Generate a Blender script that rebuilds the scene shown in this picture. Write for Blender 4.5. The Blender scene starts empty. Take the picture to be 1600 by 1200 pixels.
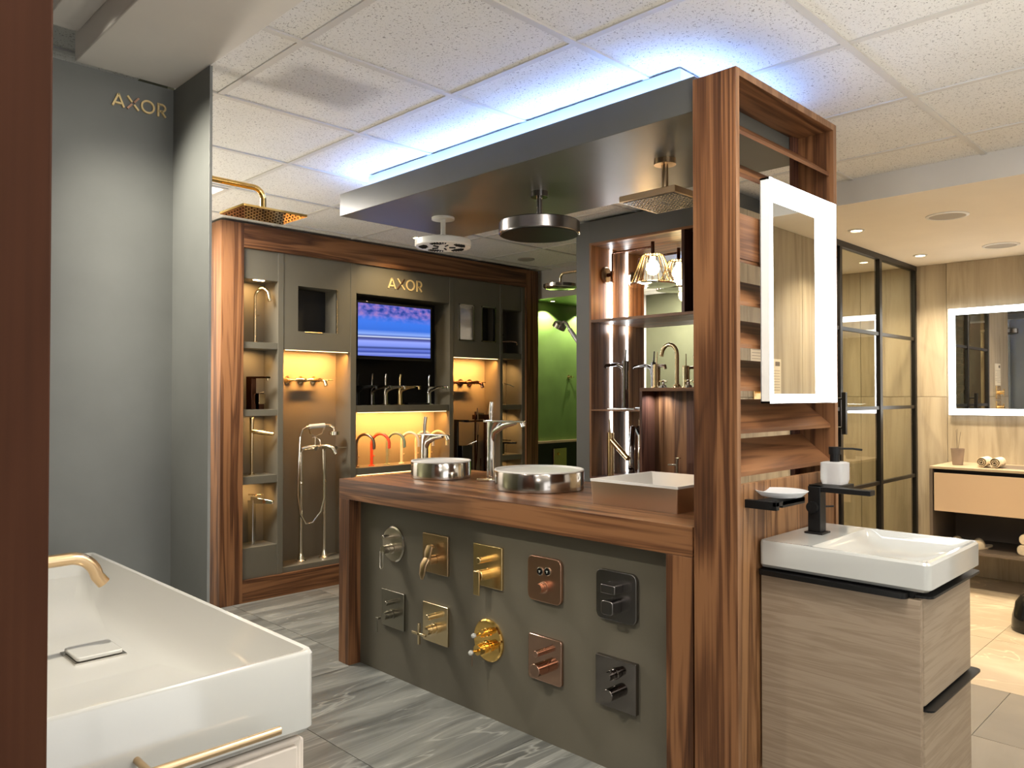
import bpy, bmesh, math, random
from mathutils import Vector, Matrix
random.seed(7)
PI = math.pi
S = bpy.context.scene
COL = S.collection

# ------------------------------------------------------------------ camera, world, exposure
cam_data = bpy.data.cameras.new('camera')
cam = bpy.data.objects.new('camera', cam_data); COL.objects.link(cam); S.camera = cam
cam_data.sensor_width = 36.0
cam_data.lens = 1210.0 / 1600.0 * 36.0
cam_data.clip_start = 0.02
cam.location = (0, 0, 1.30)
cam.rotation_euler = (math.radians(90 + 0.852), 0, math.radians(-45))
W = bpy.data.worlds.new('world'); S.world = W; W.use_nodes = True
W.node_tree.nodes['Background'].inputs[0].default_value = (0.95, 0.93, 0.9, 1)
W.node_tree.nodes['Background'].inputs[1].default_value = 0.25
S.view_settings.view_transform = 'Standard'
S.view_settings.look = 'None'
S.view_settings.gamma = 1
S.view_settings.exposure = 1.15
S.view_settings.use_curve_mapping = False

def area(name, loc, size, power, col, rot=(0, 0, 0), sizey=None, spread=180):
    l = bpy.data.lights.new(name, 'AREA'); l.energy = power; l.color = col
    l.shape = 'RECTANGLE'; l.size = size; l.size_y = sizey or size; l.spread = math.radians(spread)
    o = bpy.data.objects.new(name, l); o.location = loc; o.rotation_euler = rot; COL.objects.link(o); return o
def spot(name, loc, power, col, angle=70, rot=(0, 0, 0), blend=0.6, r=0.02):
    l = bpy.data.lights.new(name, 'SPOT'); l.energy = power; l.color = col
    l.spot_size = math.radians(angle); l.spot_blend = blend; l.shadow_soft_size = r
    o = bpy.data.objects.new(name, l); o.location = loc; o.rotation_euler = rot; COL.objects.link(o); return o
NEUTRAL = (1.0, 0.93, 0.84); WARM = (1.0, 0.72, 0.38); COOL = (0.9, 0.97, 1.0); GOLDEN = (1.0, 0.45, 0.12)
# recessed ceiling panels, the first in view, the rest added fill (diffusers built below)
PANELS = [(1.535, 4.232), (0.3, 0.66), (1.535, -0.82), (2.74, -0.2), (-0.9, 1.85), (-0.9, -0.8), (3.35, -1.4), (1.535, 0.665)]
for (px, py), e in zip(PANELS, (36, 1.5, 2.5, 5, 14, 3, 6, 9)):
    area('panel_light', (px, py, 2.385), 0.55, e, NEUTRAL)
# fill light added behind the camera (its glowing panes are built below)
area('added_window_fill', (0.6, -2.5, 1.25), 3.0, 11, (0.96, 0.98, 1.0), (math.radians(90), 0, 0), 2.0)
area('added_window_fill', (-2.5, 0.9, 1.25), 2.0, 52, (1.0, 0.95, 0.88), (math.radians(90), 0, math.radians(-90)), 3.0)
# spotlight in the slot between the brown board and the beam, washing the grey fin
spot('slot_beam', (0.38, 2.18, 2.37), 50, (1.0, 0.92, 0.78), 66, (math.radians(3), math.radians(-40), 0), 0.9, 0.03)
spot('slot_beam', (0.40, 1.45, 2.37), 54, (1.0, 0.88, 0.72), 70, (0, math.radians(0), 0), 0.7, 0.03)  # added spot, brightens the bowl of the large left basin
spot('spotlight_beam', (3.34, 4.27, 2.385), 15, (1.0, 0.75, 0.42), 110, (math.radians(22), 0, 0), 0.8, 0.02)
# upward fill for the ceiling, from two added standing lamps (built below)
UPL = [(1.30, 3.90, 0.75), (1.35, -0.35, 1.15)]
for (ux, uy, uz), e in zip(UPL, (8.5, 10)):
    area('added_uplight', (ux, uy, uz + 0.03), 0.24, e, (1.0, 0.92, 0.8), (PI, 0, 0))
# wet room downlights
for px, py, e in ((4.65, 1.79, 17), (5.80, 1.79, 20), (4.65, 0.6, 17), (5.8, 0.6, 19)):
    area('downlight_beam', (px, py, 2.262), 0.12, e * (0.46 if py > 1 else 0.38), (1.0, 0.83, 0.6), spread=118)
area('downlight_beam', (5.3, 2.55, 2.262), 0.12, 13, (1.0, 0.8, 0.52))  # added lamp, brightens the shower behind the glass

# ------------------------------------------------------------------ mesh helpers
class MB:
    def __init__(s): s.v = []; s.f = []; s.m = Matrix.Identity(4)
    def _add(s, vs, fs):
        b = len(s.v); s.v += [tuple(s.m @ Vector(p)) for p in vs]; s.f += [tuple(i + b for i in f) for f in fs]; return s
    def at(s, m): s.m = m; return s
    def box(s, x0, x1, y0, y1, z0, z1):
        vs = [(x, y, z) for z in (z0, z1) for y in (y0, y1) for x in (x0, x1)]
        return s._add(vs, [(0, 2, 3, 1), (4, 5, 7, 6), (0, 1, 5, 4), (2, 6, 7, 3), (0, 4, 6, 2), (1, 3, 7, 5)])
    def tube(s, pts, r, n=12, caps=True, flat=None):
        pts = [Vector(p) for p in pts]; k = len(pts)
        rs = r if isinstance(r, (list, tuple)) else [r] * k
        T = [(pts[min(i + 1, k - 1)] - pts[max(i - 1, 0)]).normalized() for i in range(k)]
        a = Vector((0, 0, 1)) if abs(T[0].z) < 0.9 else Vector((1, 0, 0))
        N = (a - T[0] * a.dot(T[0])).normalized(); vs = []
        for i in range(k):
            N = (N - T[i] * N.dot(T[i]))
            N = N.normalized() if N.length > 1e-6 else a
            B = T[i].cross(N)
            for j in range(n):
                t = 2 * PI * j / n
                fa, fb = (1, 1) if flat is None else flat
                vs.append(pts[i] + (N * math.cos(t) * fa + B * math.sin(t) * fb) * rs[i])
        fs = [(i * n + j, i * n + (j + 1) % n, (i + 1) * n + (j + 1) % n, (i + 1) * n + j) for i in range(k - 1) for j in range(n)]
        if caps: fs += [tuple(reversed(range(n))), tuple((k - 1) * n + j for j in range(n))]
        return s._add(vs, fs)
    def cyl(s, p0, p1, r0, r1=None, n=24): return s.tube([p0, p1], [r0, r0 if r1 is None else r1], n)
    def lathe(s, prof, c=(0, 0, 0), axis=(0, 0, 1), n=32):
        A = Vector(axis).normalized(); a = Vector((1, 0, 0)) if abs(A.x) < 0.9 else Vector((0, 1, 0))
        U = (a - A * a.dot(A)).normalized(); Vv = A.cross(U); c = Vector(c); vs = []; fs = []; k = len(prof)
        for r, h in prof:
            for j in range(n):
                t = 2 * PI * j / n; vs.append(c + A * h + (U * math.cos(t) + Vv * math.sin(t)) * max(r, 1e-5))
        for i in range(k - 1):
            for j in range(n): fs.append((i * n + j, i * n + (j + 1) % n, (i + 1) * n + (j + 1) % n, (i + 1) * n + j))
        if prof[0][0] > 1e-4: fs.append(tuple(reversed(range(n))))
        if prof[-1][0] > 1e-4: fs.append(tuple((k - 1) * n + j for j in range(n)))
        return s._add(vs, fs)
    def prism(s, poly, plane, a0, a1):
        def P(p, a): return (a, p[0], p[1]) if plane == 'x' else ((p[0], a, p[1]) if plane == 'y' else (p[0], p[1], a))
        n = len(poly); vs = [P(p, a0) for p in poly] + [P(p, a1) for p in poly]
        fs = [tuple(reversed(range(n))), tuple(range(n, 2 * n))] + [(i, (i + 1) % n, n + (i + 1) % n, n + i) for i in range(n)]
        return s._add(vs, fs)
    def loft(s, rings, cap0=True, cap1=True):
        n = len(rings[0]); vs = [p for r in rings for p in r]
        fs = [(i * n + j, i * n + (j + 1) % n, (i + 1) * n + (j + 1) % n, (i + 1) * n + j) for i in range(len(rings) - 1) for j in range(n)]
        if cap0: fs.append(tuple(reversed(range(n))))
        if cap1: fs.append(tuple((len(rings) - 1) * n + j for j in range(n)))
        return s._add(vs, fs)
    def build(s, name, mat, parent=None, bevel=0, smooth=True, seg=2):
        me = bpy.data.meshes.new(name); me.from_pydata(s.v, [], s.f)
        bm = bmesh.new(); bm.from_mesh(me); bmesh.ops.recalc_face_normals(bm, faces=bm.faces); bm.to_mesh(me); bm.free()
        if smooth:
            for p in me.polygons: p.use_smooth = True
            me.set_sharp_from_angle(angle=math.radians(35))
        o = bpy.data.objects.new(name, me); COL.objects.link(o)
        if mat: me.materials.append(mat)
        if parent: o.parent = parent
        if bevel:
            b = o.modifiers.new('edge', 'BEVEL'); b.width = bevel; b.segments = seg; b.limit_method = 'ANGLE'; b.angle_limit = math.radians(40)
            b.harden_normals = False
        return o
def rrect(x0, x1, y0, y1, r, z, n=5):
    out = []
    for cx, cy, a0 in ((x1 - r, y1 - r, 0), (x0 + r, y1 - r, PI / 2), (x0 + r, y0 + r, PI), (x1 - r, y0 + r, 1.5 * PI)):
        for i in range(n + 1):
            a = a0 + PI / 2 * i / n; out.append((cx + r * math.cos(a), cy + r * math.sin(a), z))
    return out
def rpoly(w, h, r, n=5): return [(p[0], p[1]) for p in rrect(-w / 2, w / 2, -h / 2, h / 2, r, 0, n)]
def thing(name, label, cat, loc=(0, 0, 0), rz=0, group=None):
    o = bpy.data.objects.new(name, None); COL.objects.link(o); o.location = loc; o.rotation_euler = (0, 0, rz)
    o.empty_display_size = 0.05
    o['label'] = label; o['category'] = cat
    if group: o['group'] = group
    return o
def tag(o, label, cat, group=None, kind=None):
    o['label'] = label; o['category'] = cat
    if group: o['group'] = group
    if kind: o['kind'] = kind
    return o
def struct(o, label=None):
    o['kind'] = 'structure'
    if label: o['label'] = label
    return o
def B(*a): return MB().box(*a)
def copy_tree(o, parent=None):
    c = o.copy(); COL.objects.link(c); c.parent = parent
    for ch in list(o.children): copy_tree(ch, c)
    return c
def arc(c, r, a0, a1, n, plane='yz'):
    out = []
    for i in range(n + 1):
        a = a0 + (a1 - a0) * i / n; p = (r * math.cos(a), r * math.sin(a))
        out.append((c[0], c[1] + p[0], c[2] + p[1]) if plane == 'yz' else ((c[0] + p[0], c[1], c[2] + p[1]) if plane == 'xz' else (c[0] + p[0], c[1] + p[1], c[2])))
    return out

# ------------------------------------------------------------------ materials
def mat(name, col, rough=0.5, metal=0.0, emit=None, es=0.0, coat=0.0, spec=None):
    m = bpy.data.materials.new(name); m.use_nodes = True; b = m.node_tree.nodes['Principled BSDF']
    b.inputs['Base Color'].default_value = (*col, 1); b.inputs['Roughness'].default_value = rough; b.inputs['Metallic'].default_value = metal
    if emit: b.inputs['Emission Color'].default_value = (*emit, 1); b.inputs['Emission Strength'].default_value = es
    if coat: b.inputs['Coat Weight'].default_value = coat; b.inputs['Coat Roughness'].default_value = 0.08
    if spec is not None: b.inputs['Specular IOR Level'].default_value = spec
    return m
def nodes(m): return m.node_tree.nodes, m.node_tree.links, m.node_tree.nodes['Principled BSDF']
def N(nt, t, **k):
    n = nt.new(t)
    for a, b in k.items(): setattr(n, a, b)
    return n
def ramp(nt, stops):
    r = nt.new('ShaderNodeValToRGB'); e = r.color_ramp.elements
    while len(e) < len(stops): e.new(0.5)
    for i, (p, c) in enumerate(stops): e[i].position = p; e[i].color = (*c, 1)
    return r
def coords(nt, lk, scale, rnd=True, kind='Object'):
    tc = N(nt, 'ShaderNodeTexCoord'); mp = N(nt, 'ShaderNodeMapping'); mp.inputs['Scale'].default_value = scale
    lk.new(tc.outputs[kind], mp.inputs['Vector'])
    if rnd:
        oi = N(nt, 'ShaderNodeObjectInfo'); mu = N(nt, 'ShaderNodeMath', operation='MULTIPLY'); mu.inputs[1].default_value = 37.0
        lk.new(oi.outputs['Random'], mu.inputs[0]); lk.new(mu.outputs[0], mp.inputs['Location'])
    return mp
def walnut(name, axis, dark=(0.032, 0.0115, 0.005), mid=(0.108, 0.043, 0.0165), light=(0.225, 0.102, 0.042), rough=0.42, sc=1.0):
    m = mat(name, mid, rough, spec=0.35); nt, lk, b = nodes(m)
    f = 12.0 * sc; s = 0.6 * sc
    sv = {'x': (s, f, f), 'y': (f, s, f), 'z': (f, f, s)}[axis]
    mp = coords(nt, lk, sv)
    n1 = N(nt, 'ShaderNodeTexNoise'); n1.inputs['Scale'].default_value = 1.0; n1.inputs['Detail'].default_value = 3; n1.inputs['Distortion'].default_value = 0.7
    lk.new(mp.outputs[0], n1.inputs['Vector'])
    # broad tone bands turned into growth lines
    mu = N(nt, 'ShaderNodeMath', operation='MULTIPLY'); mu.inputs[1].default_value = 9.0; lk.new(n1.outputs['Fac'], mu.inputs[0])
    fr = N(nt, 'ShaderNodeMath', operation='PINGPONG'); fr.inputs[1].default_value = 1.0; lk.new(mu.outputs[0], fr.inputs[0])
    mp2 = coords(nt, lk, tuple(v * 14 if v > 2 else v * 5 for v in sv))
    n2 = N(nt, 'ShaderNodeTexNoise'); n2.inputs['Scale'].default_value = 1.0; n2.inputs['Detail'].default_value = 4
    lk.new(mp2.outputs[0], n2.inputs['Vector'])
    a = N(nt, 'ShaderNodeMath', operation='MULTIPLY'); a.inputs[1].default_value = 0.42; lk.new(fr.outputs[0], a.inputs[0])
    c = N(nt, 'ShaderNodeMath', operation='MULTIPLY'); c.inputs[1].default_value = 0.5; lk.new(n2.outputs['Fac'], c.inputs[0])
    d = N(nt, 'ShaderNodeMath', operation='ADD'); lk.new(a.outputs[0], d.inputs[0]); lk.new(c.outputs[0], d.inputs[1])
    e = N(nt, 'ShaderNodeMath', operation='MULTIPLY'); e.inputs[1].default_value = 0.5; lk.new(n1.outputs['Fac'], e.inputs[0])
    g = N(nt, 'ShaderNodeMath', operation='ADD'); lk.new(d.outputs[0], g.inputs[0]); lk.new(e.outputs[0], g.inputs[1])
    r = ramp(nt, [(0.36, dark), (0.62, mid), (0.86, light)]); lk.new(g.outputs[0], r.inputs[0]); lk.new(r.outputs[0], b.inputs['Base Color'])
    bp = N(nt, 'ShaderNodeBump'); bp.inputs['Strength'].default_value = 0.06; bp.inputs['Distance'].default_value = 0.002
    lk.new(n2.outputs['Fac'], bp.inputs['Height']); lk.new(bp.outputs[0], b.inputs['Normal'])
    return m
WX, WY, WZ = walnut('walnut along x', 'x'), walnut('walnut along y', 'y'), walnut('walnut upright', 'z')
WEDGE = walnut('walnut edge band', 'z', (0.13, 0.06, 0.027), (0.22, 0.11, 0.052), (0.3, 0.16, 0.08))
WSIDE = walnut('brown side board', 'z', (0.04, 0.014, 0.006), (0.052, 0.018, 0.008), (0.066, 0.025, 0.011), 0.7, sc=0.8)
WSIDE.node_tree.nodes['Principled BSDF'].inputs['Specular IOR Level'].default_value = 0.12
WZD = walnut('deep walnut upright', 'z', (0.03, 0.012, 0.008), (0.075, 0.028, 0.018), (0.12, 0.05, 0.03))
WZL = walnut('light walnut veneer', 'z', (0.07, 0.029, 0.012), (0.19, 0.088, 0.036), (0.31, 0.16, 0.07), sc=1.4)
OAKX = walnut('sand oak across', 'x', (0.245, 0.185, 0.125), (0.285, 0.22, 0.152), (0.325, 0.255, 0.18), 0.5, 3.2)
OAKY = walnut('sand oak across y', 'y', (0.225, 0.168, 0.112), (0.265, 0.20, 0.138), (0.305, 0.235, 0.165), 0.5, 3.2)
def painted(name, col, rough=0.6, var=0.12, sc=3.0):
    m = mat(name, col, rough); nt, lk, b = nodes(m); mp = coords(nt, lk, (sc, sc, sc), False)
    n = N(nt, 'ShaderNodeTexNoise'); n.inputs['Scale'].default_value = 1; n.inputs['Detail'].default_value = 5; lk.new(mp.outputs[0], n.inputs['Vector'])
    r = ramp(nt, [(0.3, tuple(c * (1 - var) for c in col)), (0.7, tuple(c * (1 + var) for c in col))]); lk.new(n.outputs['Fac'], r.inputs[0]); lk.new(r.outputs[0], b.inputs['Base Color'])
    n2 = N(nt, 'ShaderNodeTexNoise'); n2.inputs['Scale'].default_value = 60; lk.new(mp.outputs[0], n2.inputs['Vector'])
    bp = N(nt, 'ShaderNodeBump'); bp.inputs['Strength'].default_value = 0.04; bp.inputs['Distance'].default_value = 0.002; lk.new(n2.outputs['Fac'], bp.inputs['Height']); lk.new(bp.outputs[0], b.inputs['Normal'])
    return m
GREYWALL = painted('slate grey paint', (0.17, 0.178, 0.168), 0.55)
PANEL = painted('olive grey laminate', (0.12, 0.108, 0.08), 0.45, 0.06)
CANOPY = painted('dark satin laminate', (0.10, 0.10, 0.088), 0.33, 0.06)
OLIVE = painted('olive beige paint', (0.085, 0.088, 0.045), 0.7)
WHITEWALL = painted('warm white paint', (0.62, 0.59, 0.54), 0.7, 0.04)
BEAMP = painted('beam paint', (0.74, 0.71, 0.66), 0.65, 0.04)
SOFFIT = painted('cream soffit paint', (0.78, 0.70, 0.57), 0.7, 0.03)
GREEN = painted('green plaster', (0.15, 0.26, 0.075), 0.4, 0.2, 2.5)
def ceiling_tile():
    m = mat('mineral fibre tile', (0.7, 0.68, 0.64), 0.85); nt, lk, b = nodes(m); mp = coords(nt, lk, (1, 1, 1))
    n = N(nt, 'ShaderNodeTexNoise'); n.inputs['Scale'].default_value = 150; n.inputs['Detail'].default_value = 1.0; n.inputs['Distortion'].default_value = 1.0; lk.new(mp.outputs[0], n.inputs['Vector'])
    r = ramp(nt, [(0.0, (0.8, 0.785, 0.745)), (0.63, (0.8, 0.785, 0.745)), (0.67, (0.36, 0.34, 0.31))]); lk.new(n.outputs['Fac'], r.inputs[0])
    n3 = N(nt, 'ShaderNodeTexNoise'); n3.inputs['Scale'].default_value = 4; lk.new(mp.outputs[0], n3.inputs['Vector'])
    mx = N(nt, 'ShaderNodeMixRGB', blend_type='MULTIPLY'); mx.inputs[0].default_value = 0.12; lk.new(r.outputs[0], mx.inputs[1]); lk.new(n3.outputs['Fac'], mx.inputs[2])
    lk.new(mx.outputs[0], b.inputs['Base Color'])
    bp = N(nt, 'ShaderNodeBump'); bp.invert = True; bp.inputs['Strength'].default_value = 0.25; bp.inputs['Distance'].default_value = 0.004
    lk.new(n.outputs['Fac'], bp.inputs['Height']); lk.new(bp.outputs[0], b.inputs['Normal'])
    return m
CTILE = ceiling_tile()
def stone(name, base, dark, light, sv, rough=0.35, veins=True):
    m = mat(name, base, rough); nt, lk, b = nodes(m)
    mp = coords(nt, lk, sv, True, 'Object')
    n = N(nt, 'ShaderNodeTexNoise'); n.inputs['Scale'].default_value = 1; n.inputs['Detail'].default_value = 7; n.inputs['Roughness'].default_value = 0.6; n.inputs['Distortion'].default_value = 0.9
    lk.new(mp.outputs[0], n.inputs['Vector'])
    r = ramp(nt, [(0.3, dark), (0.5, base), (0.72, light)]); lk.new(n.outputs['Fac'], r.inputs[0])
    out = r.outputs[0]
    if veins:
        n2 = N(nt, 'ShaderNodeTexNoise'); n2.inputs['Scale'].default_value = 0.8; n2.inputs['Detail'].default_value = 3; n2.inputs['Distortion'].default_value = 1.4; lk.new(mp.outputs[0], n2.inputs['Vector'])
        r2 = ramp(nt, [(0.485, (0, 0, 0)), (0.5, (1, 1, 1)), (0.515, (0, 0, 0))]); lk.new(n2.outputs['Fac'], r2.inputs[0])
        mx = N(nt, 'ShaderNodeMixRGB'); mx.inputs[2].default_value = (*tuple(min(1, c * 1.35) for c in light), 1)
        mu = N(nt, 'ShaderNodeMath', operation='MULTIPLY'); mu.inputs[1].default_value = 0.6; lk.new(r2.outputs[0], mu.inputs[0]); lk.new(mu.outputs[0], mx.inputs[0])
        lk.new(out, mx.inputs[1]); out = mx.outputs[0]
    lk.new(out, b.inputs['Base Color'])
    return m
FLOORT = stone('grey veined floor tile', (0.148, 0.152, 0.138), (0.07, 0.072, 0.066), (0.26, 0.262, 0.235), (1.1, 9, 9), 0.3)
FLOORR = stone('floor tile tinted by warm light', (0.2, 0.17, 0.13), (0.165, 0.14, 0.11), (0.24, 0.205, 0.16), (1.2, 2.0, 2), 0.4, False)  # same grey tile, with the warm light put into its colour
FLOORW = stone('cream stone floor tile', (0.43, 0.35, 0.25), (0.4, 0.31, 0.2), (0.6, 0.5, 0.36), (3.0, 1.4, 2), 0.3)
WTILEX = stone('beige wood grain wall tile', (0.40, 0.335, 0.24), (0.27, 0.22, 0.15), (0.47, 0.405, 0.3), (11, 11, 0.9), 0.4, False)
GROUT = mat('pale grout', (0.3, 0.29, 0.26), 0.9)
GROUTW = mat('sand grout', (0.3, 0.25, 0.17), 0.9)
def brushed(name, col, rough=0.28):
    return mat(name, col, rough, 1.0)
CHROME = mat('chrome', (0.86, 0.87, 0.88), 0.06, 1)
SIGN = mat('satin gold lettering', (0.78, 0.6, 0.3), 0.45, 0.35)
NICKEL = brushed('brushed nickel', (0.55, 0.5, 0.42), 0.25)
STEEL = brushed('brushed steel', (0.6, 0.57, 0.52), 0.14)
BRASS = brushed('brushed brass', (0.85, 0.63, 0.32), 0.26)
PBRASS = brushed('antique brass', (0.58, 0.42, 0.25), 0.28)
GOLD = mat('polished gold', (0.95, 0.62, 0.2), 0.08, 1)
CHAMP = brushed('champagne metal', (0.74, 0.6, 0.38), 0.2)
COPPER = brushed('brushed red gold', (0.55, 0.33, 0.23), 0.3)
RCHROME = mat('polished red gold', (0.5, 0.32, 0.24), 0.12, 1)
BCHROME = mat('polished black chrome', (0.22, 0.2, 0.19), 0.1, 1)
BSTEEL = brushed('brushed black chrome', (0.24, 0.225, 0.22), 0.25)
BRONZE = brushed('brushed bronze', (0.27, 0.19, 0.13), 0.3)
DBRONZE = mat('dark polished bronze', (0.12, 0.055, 0.035), 0.12, 1)
BLACK = mat('matt black', (0.005, 0.005, 0.005), 0.42, spec=0.25)
GBLACK = mat('gloss black', (0.008, 0.008, 0.008), 0.08)
VOID = mat('flat black', (0.004, 0.004, 0.004), 0.6)  # plain black finish of linings and wall base
CERAMIC = mat('white ceramic', (0.47, 0.475, 0.45), 0.1, coat=0.5)
MATTW = mat('matt white mineral', (0.66, 0.65, 0.62), 0.35)
WHITEP = mat('white enamel', (0.75, 0.74, 0.7), 0.3)
CREAMP = mat('cream lacquer', (0.62, 0.56, 0.49), 0.4)
BEIGEL = mat('beige lacquer', (0.56, 0.41, 0.27), 0.35)
TAUPE = mat('taupe laminate', (0.13, 0.1, 0.075), 0.45)
BLACKFR = mat('black aluminium', (0.008, 0.007, 0.006), 0.35, spec=0.3)
MIRROR = mat('mirror glass', (0.9, 0.92, 0.9), 0.01, 1)
LEDW = mat('white led light', (1, 1, 1), 0.5, emit=(0.93, 0.98, 1.0), es=3.6)
LEDS = mat('white led strip', (1, 1, 1), 0.5, emit=(0.9, 0.96, 1.0), es=7.0)
LEDB = mat('blue led strip', (1, 1, 1), 0.5, emit=(0.25, 0.44, 1.0), es=36.0)
LEDG = mat('warm led', (1, 1, 1), 0.5, emit=(1.0, 0.75, 0.4), es=9.0)
LEDN = mat('golden led', (1, 1, 1), 0.5, emit=(1.0, 0.72, 0.33), es=1.6)
LEDP = mat('panel diffuser', (1, 1, 1), 0.5, emit=(1.0, 0.97, 0.92), es=2.6)
BULB = mat('warm bulb', (1, 1, 1), 0.3, emit=(1.0, 0.74, 0.36), es=9.0)
RED = mat('orange red lacquer', (0.75, 0.07, 0.02), 0.35); SAGE = mat('sage green lacquer', (0.22, 0.24, 0.14), 0.4)
CREAM = mat('cream lacquered metal', (0.72, 0.55, 0.36), 0.35); YELLOWC = mat('pale yellow lacquer', (0.75, 0.58, 0.26), 0.35)
TOWEL = painted('cream towelling', (0.72, 0.6, 0.42), 0.95, 0.1, 40)
CUPM = mat('mauve taupe ceramic', (0.24, 0.18, 0.14), 0.6)
PAPER = mat('paper', (0.75, 0.68, 0.56), 0.7); INK = mat('printed ink', (0.2, 0.16, 0.13), 0.8)
TBAR = mat('white ceiling rail', (0.6, 0.58, 0.54), 0.5)
FROST = mat('frosted glass', (0.85, 0.87, 0.88), 0.35); nt_, lk_, b_ = nodes(FROST); b_.inputs['Transmission Weight'].default_value = 0.55; b_.inputs['IOR'].default_value = 1.2
def glass(name, tint, refl=0.06):
    m = bpy.data.materials.new(name); m.use_nodes = True; nt = m.node_tree.nodes; lk = m.node_tree.links
    nt.remove(nt['Principled BSDF']); out = nt['Material Output']
    t = nt.new('ShaderNodeBsdfTransparent'); t.inputs[0].default_value = (*tint, 1); g = nt.new('ShaderNodeBsdfGlossy'); g.inputs['Roughness'].default_value = 0.01
    f = nt.new('ShaderNodeFresnel'); f.inputs['IOR'].default_value = 1.5; mu = nt.new('ShaderNodeMath'); mu.operation = 'ADD'; mu.inputs[1].default_value = refl
    ge = nt.new('ShaderNodeNewGeometry'); iv = nt.new('ShaderNodeMath'); iv.operation = 'SUBTRACT'; iv.inputs[0].default_value = 1.0; lk.new(ge.outputs['Backfacing'], iv.inputs[1])
    m2 = nt.new('ShaderNodeMath'); m2.operation = 'MULTIPLY'; lk.new(iv.outputs[0], m2.inputs[0]); lk.new(mu.outputs[0], m2.inputs[1])
    mx = nt.new('ShaderNodeMixShader'); lk.new(f.outputs[0], mu.inputs[0]); lk.new(m2.outputs[0], mx.inputs[0]); lk.new(t.outputs[0], mx.inputs[1]); lk.new(g.outputs[0], mx.inputs[2]); lk.new(mx.outputs[0], out.inputs[0])
    return m
GLASS = glass('shower glass', (0.86, 0.87, 0.82)); CLEAR = glass('clear glass', (0.93, 0.94, 0.93), 0.05)
def tv_screen():
    m = mat('tv picture', (0, 0, 0), 0.3); nt, lk, b = nodes(m); tc = N(nt, 'ShaderNodeTexCoord'); sp = N(nt, 'ShaderNodeSeparateXYZ'); lk.new(tc.outputs['Generated'], sp.inputs[0])
    zr = ramp(nt, [(0.0, (0.12, 0.16, 0.6)), (0.04, (0.25, 0.32, 0.8)), (0.07, (0.04, 0.07, 0.35)), (0.12, (0.14, 0.2, 0.7)), (0.155, (0.03, 0.05, 0.2)), (0.19, (0.2, 0.28, 0.8)), (0.28, (0.3, 0.38, 0.95)), (0.31, (0.1, 0.12, 0.4)),
        (0.345, (0.05, 0.06, 0.22)), (0.37, (0.7, 0.78, 1)), (0.385, (0.05, 0.1, 0.4)), (0.42, (0.25, 0.4, 0.9)), (0.5, (0.04, 0.16, 0.7)), (0.74, (0.05, 0.2, 0.85)), (0.8, (0.12, 0.16, 0.6)), (0.93, (0.25, 0.25, 0.75))])
    nz = N(nt, 'ShaderNodeTexNoise'); nz.inputs['Scale'].default_value = 11; nz.inputs['Detail'].default_value = 4; lk.new(tc.outputs['Generated'], nz.inputs['Vector'])
    # a skyline that only breaks up the top third
    gt = N(nt, 'ShaderNodeMath', operation='SUBTRACT'); lk.new(sp.outputs['Z'], gt.inputs[0]); gt.inputs[1].default_value = 0.66
    cl = N(nt, 'ShaderNodeMath', operation='MULTIPLY', use_clamp=True); lk.new(gt.outputs[0], cl.inputs[0]); cl.inputs[1].default_value = 5
    nr = ramp(nt, [(0.38, (0.01, 0.05, 0.3)), (0.5, (0.12, 0.12, 0.5)), (0.66, (0.4, 0.2, 0.5))]); lk.new(nz.outputs['Fac'], nr.inputs[0])
    ad = N(nt, 'ShaderNodeMath', operation='MULTIPLY_ADD'); lk.new(sp.outputs['X'], ad.inputs[0]); ad.inputs[1].default_value = -0.03; lk.new(sp.outputs['Z'], ad.inputs[2]); lk.new(ad.outputs[0], zr.inputs[0])
    mx = N(nt, 'ShaderNodeMixRGB'); lk.new(cl.outputs[0], mx.inputs[0]); lk.new(zr.outputs[0], mx.inputs[1]); lk.new(nr.outputs[0], mx.inputs[2])
    lk.new(mx.outputs[0], b.inputs['Emission Color']); b.inputs['Emission Strength'].default_value = 0.5
    return m
TVPIC = tv_screen()

# ------------------------------------------------------------------ setting: floor
fl = struct(B(-2.6, 6.5, -2.6, 5.2, -0.06, -0.004).build('floor', GROUT))
PX, PY = 0.5913, 1.1635
me_t = {}
def floor_tile(x0, x1, y0, y1, m):
    w, d = round(x1 - x0, 3), round(y1 - y0, 3); k = (w, d, m.name)
    if k not in me_t:
        o = B(0, w - 0.003, 0, d - 0.003, -0.004, 0).build('tile', m, fl, smooth=False); me_t[k] = o.data
    else:
        o = bpy.data.objects.new('tile', me_t[k]); COL.objects.link(o); o.parent = fl
    o.location = (x0, y0, 0)
for i in range(-6, 4):
    for j in range(-4, 2):
        x0 = 1.585 + PX * i; y0 = 3.195 + PY * j
        if y0 < -2.6: continue
        x1 = x0 + PX; y1 = min(y0 + PY, 5.2)
        floor_tile(x0, x1, y0, y1, FLOORR if (x0 > 2.1 and y0 < 1.5) else FLOORT)
for i in range(2):
    floor_tile(3.95 + 1.04 * i, 3.95 + 1.04 * (i + 1), 3.195, 5.2, FLOORT)
for i in range(3):
    for j in range(5):
        floor_tile(3.95 + 0.8 * i, 3.95 + 0.8 * (i + 1), -0.2 + 0.66 * j, -0.2 + 0.66 * (j + 1), FLOORW)
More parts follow.
